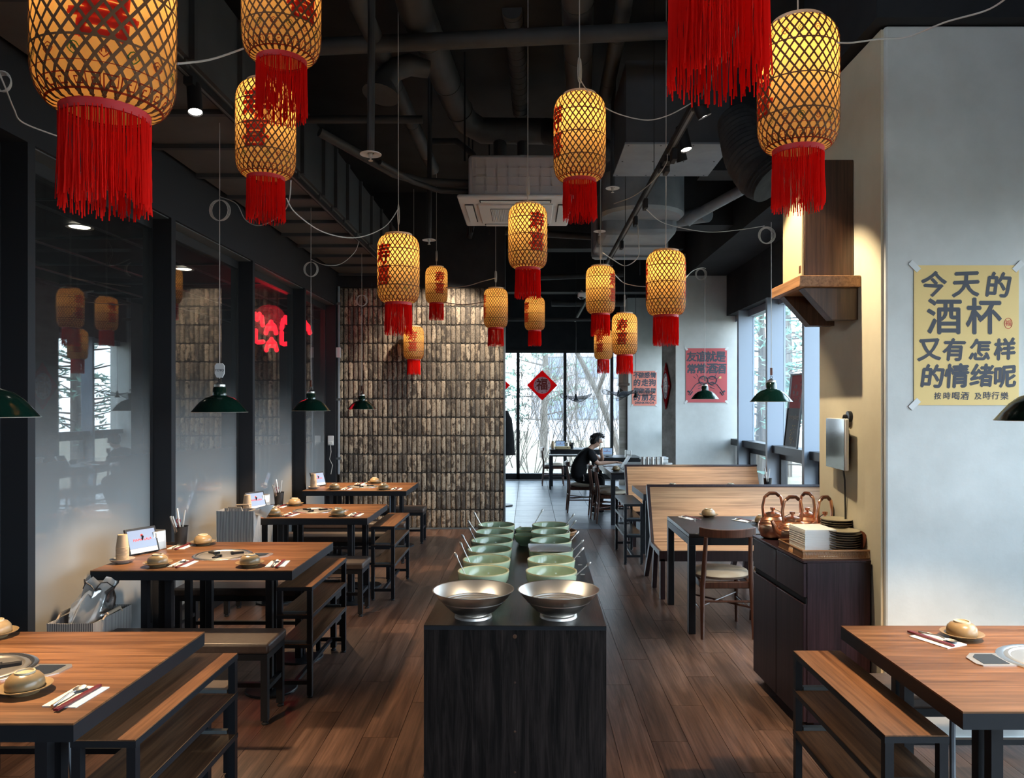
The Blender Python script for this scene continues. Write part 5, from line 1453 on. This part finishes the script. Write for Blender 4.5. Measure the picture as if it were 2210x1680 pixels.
for ch, px, py in [('M', 555, 690), ('A', 585, 706), ('M', 620, 697), ('A', 658, 706), ('L', 557, 727), ('A', 586, 743), ('L', 613, 731), ('A', 641, 748)]: bubble(ch, px, py)
obj('backing_bar', MB().box(-.4, .4, .03, .05, -.02, .0).tube([(0, .04, 0), (0, .04, .75)], .01, 6), 'matt_black', ns)
nl = bpy.data.lights.new('neon_light', 'POINT'); nl.energy = 8; nl.color = (1, .02, .04); nl.shadow_soft_size = .2
no = bpy.data.objects.new('neon_light', nl); COL.objects.link(no); no.parent = ns; no.location = (.05, -.35, .1)
# ================================================================== CABLES AND SMALL WALL FITTINGS
def cable(lb, pts, r=.003, m='cable_white', coil=None):
    q = [P(*p) for p in pts]; sm = []
    for i in range(len(q)-1):
        p0, p1, p2, p3 = q[max(i-1, 0)], q[i], q[i+1], q[min(i+2, len(q)-1)]
        for k in range(7):
            u = k/7; sm.append(.5*((2*p1)+(-p0+p2)*u+(2*p0-5*p1+4*p2-p3)*u*u+(-p0+3*p1-3*p2+p3)*u**3))
    sm.append(q[-1]); mb = MB().tube([s-q[0] for s in sm], r, 6)
    if coil:
        px, py, Y, rr = coil; c_ = P(px, py, Y)-q[0]
        for k in range(4): mb.tube([c_+Vector((rr*(1-.1*k)*math.cos(a), .006*k, rr*(1-.05*k)*math.sin(a))) for a in [2*PI*j/22 for j in range(22)]], r*.8, 5, closed=True)
    tag(obj('lamp_cable', mb, m, loc=q[0]), lb, 'cable', 'swagged white lamp cables')
cable('white cable swagged between the two nearest left lanterns', [(330, 140, 1.9), (400, 136, 2.0), (460, 127, 2.2), (525, 105, 2.5)])
cable('white cable swagged right from the overlapped lantern fringe', [(618, 428, 3.4), (640, 462, 3.5), (700, 502, 4.0), (770, 513, 4.3), (830, 490, 4.6), (860, 450, 4.75)])
cable('white cable swagged from the middle lantern to the right track', [(1248, 165, 3.7), (1275, 205, 3.8), (1320, 240, 3.9), (1390, 259, 3.95), (1440, 250, 4), (1490, 224, 4), (1503, 215, 4)])
cable('white cable rising to the track adapter below the spotlights', [(1325, 440, 5.2), (1370, 422, 5.0), (1415, 385, 4.8), (1438, 352, 4.75), (1440, 333, 4.75)])
cable('white cable running from the big right lantern to the corner', [(1806, 92, 2.5), (1840, 92, 2.5), (1900, 84, 2.5), (1960, 79, 2.5), (2040, 48, 2.4), (2130, 22, 2.3), (2180, -10, 2.2)])
cable('white cable running level towards the coil by the speaker', [(1395, 452, 5.6), (1425, 478, 5.8), (1470, 492, 5.9), (1530, 501, 6.0), (1590, 497, 6.05), (1650, 488, 6.1)], coil=(1655, 508, 6.1, .07))
cable('white cable rising from the grey wall lantern to a small coil', [(1478, 603, 5.2), (1495, 585, 6.2), (1515, 578, 7.5), (1523, 580, 9.0)], coil=(1513, 592, 9.0, .07))
cable('white cable drooping from the coil at the second left lamp', [(475, 425, 4.72), (510, 440, 4.6), (530, 475, 4.5), (560, 487, 4.3), (598, 470, 4.0), (622, 440, 3.5), (628, 390, 3.4)])
cable('white cable drooping from the coil at the third left lamp', [(672, 560, 6.7), (700, 572, 6.7), (735, 570, 6.8), (765, 545, 7.0), (775, 520, 7.0)])
cable('white cable strung between the small lanterns by the brick wall', [(955, 622, 9.15), (1005, 618, 8.9), (1040, 608, 8.6), (1070, 600, 8.4)], .005)
cable('white cable strung low between small lantern and wall edge', [(955, 652, 9.15), (1000, 658, 8.8), (1050, 651, 8.42)], .005)
cable('white cable looping from the track beside the far lantern', [(1376, 480, 6.9), (1378, 520, 6.9), (1377, 555, 7.0), (1350, 574, 7.6), (1322, 560, 7.4), (1300, 545, 7.0)], .0045)
cable('white cable looping from the round lantern to the poster lantern', [(1326, 592, 7.1), (1345, 610, 7.4), (1370, 617, 6.5), (1394, 619, 5.3)], .0045)
cable('thin white cable at the far left edge above the window', [(-5, 150, 2.6), (12, 190, 2.6), (30, 235, 2.7), (50, 265, 2.8), (130, 296, 3.0)], .003, coil=(2, 175, 2.6, .035))
cd = thing('conduit_pipe', 'slim grey conduit at the left edge of the brick wall', 'pipe', (-2.575, 10.19, .75))
obj('pipe', MB().tube([(0, 0, 0), (0, 0, 2.55)], .019, 12), 'duct_grey', cd)
obj('junction_box', MB().box(-.05, .03, -.035, .02, 1.58, 1.72), 'white_plastic', cd, bevel=.006)
for z in (.2, 1.0, 2.3): obj('clip', MB().box(-.045, .03, -.02, .022, z, z+.03), 'frame_strip', cd, smooth=0)
so = thing('wall_socket', 'white plug socket with hanging cord on the last left post', 'socket', (-2.66, 10.118, 1.21))
obj('plate', MB().box(-.04, .04, -.012, 0, -.065, .065), 'white_plastic', so, bevel=.006)
obj('plug', MB().box(-.03, .028, -.04, -.0125, -.05, -.01), 'ac_white', so, bevel=.004)
obj('cord', MB().tube([(0, -.03, -.05), (.01, -.03, -.15), (-.01, -.03, -.25), (.03, -.03, -.33), (.01, -.04, -.45)], .005, 6), 'cable_white', so)
cm = thing('ceiling_camera', 'small white security camera below the dark beam at centre right', 'camera', P(1258, 640, 10.5))
obj('dome_base', MB().box(-.07, .06, -.06, .06, -.02, .05), 'white_plastic', cm, bevel=.012)
obj('lens', MB().lathe([(.001, -.03), (.03, -.02), (.04, 0)], 18, (-.02, -.03, -.02)), 'screen_off', cm)
obj('bracket', MB().tube([(0, .02, .05), (0, .3, .12)], .015, 8), 'white_plastic', cm)
w2 = thing('wall_speaker', 'small dark wall speaker hanging on the timber post at the far window', 'speaker', (1.99, 15.8, 2.15))
obj('speaker_box', MB().box(-.10, .10, -.16, .04, 0, .55), 'walnut', w2, bevel=.004)
obj('shelf', MB().box(-.12, .12, -.2, .04, -.05, -.002).prism([(-.1, -.051), (.1, -.051), (.1, -.2), (.05, -.2)], Matrix.Translation((0, 0, 0)) @ FRONT, .05), 'walnut', w2, smooth=0)
ct = thing('hanging_coat', 'black coat hanging behind the brick wall edge', 'coat', (-.40, 12.6, .85))
shell_mb = MB()
lv = []
for z, a, b_ in [(0, .17, .07), (.3, .15, .06), (.6, .12, .06), (.75, .05, .04)]:
    lv.append([(a*math.cos(2*PI*k/16)*(1+.08*math.cos(5*k)), b_*math.sin(2*PI*k/16)*(1+.1*math.sin(3*k)), z) for k in range(16)])
obj('coat_body', shell(shell_mb, lv), 'shirt_black', ct, smooth=60)
obj('stand', MB().tube([(0, 0, -.85), (0, 0, .8)], .012, 8).lathe([(.001, 0), (.14, 0), (.14, -.02), (.001, -.02)], 20, (0, 0, -.83)), 'black_metal', ct)
# ================================================================== PERSON
def skin_body(name, chains, m, parent, sub=2, root=0):
    """chains: list of lists of (pos, radius); a chain may start with an int = index of an existing vertex"""
    vs = []; es = []; rad = []
    for ch in chains:
        prev = None
        for k in ch:
            if isinstance(k, int): prev = k; continue
            vs.append(k[0]); rad.append(k[1] if isinstance(k[1], tuple) else (k[1], k[1]))
            if prev is not None: es.append((prev, len(vs)-1))
            prev = len(vs)-1
    me = bpy.data.meshes.new(name); bm = bmesh.new(); ly = bm.verts.layers.skin.verify()
    bv = [bm.verts.new(v) for v in vs]
    for i, v in enumerate(bv): v[ly].radius = rad[i]; v[ly].use_root = (i == root)
    for a, b_ in es: bm.edges.new((bv[a], bv[b_]))
    bm.to_mesh(me); bm.free()
    o = link(name, me, m, parent)
    s = o.modifiers.new('skin', 'SKIN'); s.use_smooth_shade = True; s.branch_smoothing = .5
    u = o.modifiers.new('sub', 'SUBSURF'); u.levels = sub; u.render_levels = sub
    return o
man = thing('person', 'seated man in black t-shirt and black trousers leaning over the far table', 'person', (.80, 11.9, 0))
bx_ = lambda x, y, z: (x-.80, y, z)
# local frame: +x towards the table; near side (viewer) is -y
body = skin_body('body', [
 [(bx_(.80, 0, .52), .11), (bx_(.80, 0, .66), .115), (bx_(.85, 0, .80), .12), (bx_(.935, 0, .935), .105), (bx_(.985, 0, 1.00), .06), (bx_(1.03, 0, 1.045), .050), (bx_(1.075, 0, 1.085), .068), (bx_(1.10, 0, 1.135), .083), (bx_(1.095, 0, 1.175), .066)],
 [7, (bx_(1.165, 0, 1.105), .022), (bx_(1.183, 0, 1.092), .010)],
 [6, (bx_(1.135, 0, 1.045), .030)],
 [3, (bx_(.965, -.15, .955), .058), (bx_(1.02, -.185, .86), .046), (bx_(1.085, -.19, .775), .038), (bx_(1.20, -.12, .782), .034), (bx_(1.345, -.05, .785), .024), (bx_(1.40, -.03, .785), (.018, .034)), (bx_(1.44, -.025, .782), (.014, .032))],
 [3, (bx_(.965, .15, .955), .058), (bx_(1.06, .18, .88), .046), (bx_(1.17, .16, .785), .038), (bx_(1.185, .08, .84), .032), (bx_(1.165, .03, .90), .024), (bx_(1.155, .005, .95), (.03, .022))],
], 'skin', man)
mb = MB()
for k in range(4):
    yy = -.055+k*.018; L = [.045, .055, .052, .042][k]
    mb.tube([(bx_(1.435, yy, .782)), (bx_(1.435+L*.5, yy, .784)), (bx_(1.435+L, yy, .770))], [.009, .0085, .007], 8)
mb.tube([(bx_(1.40, -.06, .785)), (bx_(1.425, -.085, .780)), (bx_(1.45, -.09, .772))], [.011, .009, .007], 8)
for k in range(4):
    zz = .945+k*.017; mb.tube([bx_(1.15, -.005, zz), bx_(1.175, -.03, zz+.004), bx_(1.165, -.045, zz+.002), bx_(1.148, -.04, zz)], [.009, .0085, .008, .007], 8)
mb.tube([bx_(1.145, .0, .955), bx_(1.125, -.02, .99), bx_(1.125, -.025, 1.015)], [.011, .009, .007], 8)
obj('fingers', mb, 'skin', body, smooth=60)
obj('ear', MB().ball(bx_(1.085, -.083, 1.115), (.018, .010, .030), 12, 8).ball(bx_(1.085, .083, 1.115), (.018, .010, .030), 12, 8), 'skin', man, smooth=60)
obj('eye', MB().ball(bx_(1.158, -.038, 1.128), (.007, .012, .006), 8, 6).ball(bx_(1.158, .038, 1.128), (.007, .012, .006), 8, 6), 'hair', man, smooth=60)
obj('eyebrow', MB().tube([bx_(1.160, -.055, 1.142), bx_(1.168, -.02, 1.146)], .005, 6).tube([bx_(1.160, .055, 1.142), bx_(1.168, .02, 1.146)], .005, 6), 'hair', man)
obj('mouth', MB().tube([bx_(1.163, -.02, 1.058), bx_(1.167, 0, 1.058), bx_(1.163, .02, 1.058)], .0045, 6), 'print_red', man)
hb = MB(); n = 26; rings = 12; vs = []; fs = []
hc = Vector(bx_(1.085, 0, 1.145)); rr = random.Random(2)
for i in range(rings+1):
    th = PI*i/rings*.66
    for k in range(n):
        a = 2*PI*k/n
        fwd = math.cos(a)
        r = .104+.012*math.sin(7*a+i)*.5+rr.uniform(-.003, .003)
        lim = th*(1.0 if fwd < .35 else .72)
        x, y, z = r*math.sin(lim)*math.cos(a)*1.12, r*math.sin(lim)*math.sin(a)*.98, r*math.cos(lim)
        tl = -.42; vs.append(hc+Vector((x*math.cos(tl)+z*math.sin(tl)*.55, y, z*math.cos(tl)-x*math.sin(tl)*.85)))
for i in range(rings):
    for k in range(n):
        k2 = (k+1) % n; fs.append((i*n+k, i*n+k2, (i+1)*n+k2, (i+1)*n+k))
for k in range(60):
    a = rr.uniform(0, 2*PI); th = rr.uniform(.2, 1.35); p = hc+Vector((.105*math.sin(th)*math.cos(a)*1.1, .1*math.sin(th)*math.sin(a), .105*math.cos(th)))
    d = Vector((.045, rr.uniform(-.01, .01), -.012)) if math.cos(a) > -.2 else Vector((-.008, 0, -.04))
    hb.tube([p-Vector((0, 0, .004)), p+d*.5+Vector((0, 0, .004)), p+d], [.010, .008, .002], 6)
hb.add(vs, fs); obj('hair', hb, 'hair', man, smooth=80)
skin_body('tshirt', [
 [(bx_(.795, 0, .50), (.15, .135)), (bx_(.79, 0, .62), (.155, .14)), (bx_(.82, 0, .74), (.155, .145)), (bx_(.875, 0, .86), (.155, .14)), (bx_(.945, 0, .95), (.12, .115)), (bx_(.99, 0, 1.0), .068)],
 [4, (bx_(.965, -.165, .945), .078), (bx_(1.015, -.19, .865), .068), (bx_(1.055, -.195, .80), .064)],
 [4, (bx_(.965, .165, .945), .078), (bx_(1.03, .19, .90), .068), (bx_(1.09, .185, .85), .06)]], 'shirt_black', man)
tro = skin_body('trousers', [
 [(bx_(.78, 0, .56), .14), (bx_(.80, 0, .52), .14)],
 [1, (bx_(.86, -.10, .515), .098), (bx_(1.00, -.12, .525), .085), (bx_(1.15, -.13, .53), .070), (bx_(1.135, -.135, .42), .066), (bx_(1.08, -.14, .25), .062), (bx_(1.03, -.145, .12), .058)],
 [1, (bx_(.86, .10, .515), .098), (bx_(1.02, .12, .525), .085), (bx_(1.18, .13, .53), .070), (bx_(1.17, .13, .42), .066), (bx_(1.16, .135, .25), .062), (bx_(1.15, .14, .12), .058)]], 'trouser_black', man)
for s, x in ((-1, 1.0), (1, 1.15)):
    skin_body('shoe', [[(bx_(x-.03, s*.145, .06), (.05, .055)), (bx_(x+.06, s*.145, .045), (.045, .042)), (bx_(x+.15, s*.15, .036), (.042, .034)), (bx_(x+.19, s*.15, .032), (.03, .026))]], 'matt_black', man)
obj('key_chain', MB().tube([bx_(.86, -.165, .60), bx_(.87, -.17, .56), bx_(.868, -.17, .52)], .005, 6).ball(bx_(.868, -.172, .51), .012, 8, 6), 'steel', man)
# ================================================================== OUTDOORS
gr_ = MB().box(-25, 30, 17.4, 60, -.4, -.35).box(3.4, 40, -15, 17.4, -.4, -.35).box(-20, 3.4, -30, -4.4, -.4, -.35)
tag(obj('ground', gr_, 'ground_litter', smooth=0), 'leaf covered ground outside the windows', 'ground')['kind'] = 'structure'
def branch(mb, p, d, L, r, depth, rr, spread=.5, up=.15):
    pts = [p]; q = p; dd = d.copy(); n = 4
    for k in range(n):
        dd = (dd+Vector((rr.uniform(-.18, .18), rr.uniform(-.18, .18), rr.uniform(-.08, .12)+up*.15))).normalized()
        q = q+dd*(L/n); pts.append(q)
    mb.tube(pts, [r*(1-.5*k/n) for k in range(n+1)], 4 if depth < 2 else 5, cap=False)
    if depth <= 0: return
    for k in range(rr.randint(3, 5)):
        i = rr.randint(1, n); nd_ = (dd+Vector((rr.uniform(-1, 1), rr.uniform(-1, 1), rr.uniform(-.2, .8)))*spread).normalized()
        branch(mb, pts[i], nd_, L*rr.uniform(.5, .78), r*.52, depth-1, rr, spread, up)
def shrub(x, y, h, seed, lb, stems=9, depth=3):
    rr = random.Random(seed); t = thing('bare_shrub', lb, 'shrub', (x, y, -.35), 0, 'bare shrubs outside')
    mb = MB()
    for k in range(stems):
        a = rr.uniform(0, 2*PI); d = Vector((math.cos(a)*rr.uniform(.15, .6), math.sin(a)*rr.uniform(.15, .6), 1)).normalized()
        branch(mb, Vector((math.cos(a)*.12, math.sin(a)*.12, 0)), d, h*rr.uniform(.4, .55), .014, depth, rr, .42)
    obj('stems', mb, 'twig', t, smooth=0)
def bare_tree(x, y, h, seed, lb, r=.12):
    rr = random.Random(seed); t = thing('bare_tree', lb, 'tree', (x, y, -.35), 0, 'trees outside')
    mb = MB(); branch(mb, Vector((0, 0, 0)), Vector((rr.uniform(-.25, .25), rr.uniform(-.1, .1), 1)).normalized(), h*.6, r, 4, rr, .75, .1)
    obj('branches', mb, 'twig', t, smooth=0)
def pine(x, y, h, seed, lb, dens=420):
    rr = random.Random(seed); t = thing('pine_tree', lb, 'tree', (x, y, -.35), 0, 'trees outside')
    tk = MB(); tk.tube([(0, 0, 0), (.08, .05, h*.5), (0, 0, h)], [.16, .11, .03], 8); nb = MB()
    for k in range(int(h*4.5)):
        z = h*(.18+.8*k/(h*4.5)); L = (1-z/h)*h*.33+.35; a = rr.uniform(0, 2*PI)
        d = Vector((math.cos(a), math.sin(a), rr.uniform(-.05, .3))); e = d*L+Vector((0, 0, z))
        tk.tube([(0, 0, z), e], [.03, .008], 4, cap=False)
        for j in range(dens//30):
            u = rr.uniform(.3, 1.05); c_ = Vector((0, 0, z)).lerp(e, u)+Vector((rr.gauss(0, .16), rr.gauss(0, .16), rr.gauss(0, .10)))
            for s_ in range(4):
                v = Vector((rr.gauss(0, 1), rr.gauss(0, 1), rr.gauss(.3, .7))).normalized()*rr.uniform(.14, .26); w_ = v.orthogonal().normalized()*.035
                nb.add([c_-w_, c_+w_, c_+v], [(0, 1, 2)])
    obj('branches', tk, 'twig', t, smooth=0)
    obj('needles', nb, 'needles', t, smooth=0, kind='stuff')
SHW = ['front row, leftmost', 'front row, second from left', 'front row, third from left', 'front row, right end', 'back row, middle', 'back row, left', 'back row, right', 'rightmost by the post']
for x, y, h, s in [(-1.0, 20.5, 4.2, 1), (.1, 21.5, 4.6, 2), (1.3, 20.2, 4.4, 3), (2.2, 21.8, 4.6, 4), (.7, 23.5, 5.2, 5), (-.4, 24.5, 5.4, 6), (1.9, 25.0, 5.4, 7), (3.2, 23.0, 4.6, 8)]:
    shrub(x, y, h, s, 'bare twiggy shrub outside the far windows, '+SHW[s-1], 8, 3)
bare_tree(2.9, 22.5, 8.5, 31, 'bare leaning tree at the right of the far windows')
bare_tree(-1.6, 23.5, 8, 32, 'bare tree at the left of the far windows')
pine(.6, 29.5, 8.2, 41, 'tall pine with layered boughs beyond the far windows')
pine(-1.2, 27, 7, 42, 'dense pine left beyond the far windows')
PNW = ['nearest the pillar', 'second from the pillar', 'third along the wall', 'near the far corner', 'behind the second one', 'farthest back at the corner']
for i, (x, y, h) in enumerate([(5.4, 10.2, 6.4), (5.9, 13.0, 6.2), (6.6, 16.5, 6.6), (5.8, 18.8, 6.0), (8.0, 15.0, 7.0), (7.4, 21.5, 7.0)]):
    pine(x, y, h, 50+i, 'green pine outside the right side windows, '+PNW[i], 260)
bl = thing('apartment_building', 'pale building with windows far beyond the far glazing', 'building', (3.2, 44, -.35))
obj('wall', MB().box(-3.0, 6, 0, 6, 0, 8.2), 'building_wall', bl, smooth=0)
obj('roof', MB().box(-3.3, 6.3, -.4, 6.3, 8.21, 8.6), 'duct_grey', bl, smooth=0)
for zz in (1.2, 3.6, 6.0):
    for xx in (-2.3, -.4, 1.6, 3.6):
        f_ = obj('window', MB().box(xx, xx+1.3, -.06, -.001, zz, zz+1.3), 'frame_strip', bl, smooth=0)
        obj('window_pane', MB().box(xx+.08, xx+1.22, -.07, -.061, zz+.08, zz+1.22), 'building_glass', f_, smooth=0)
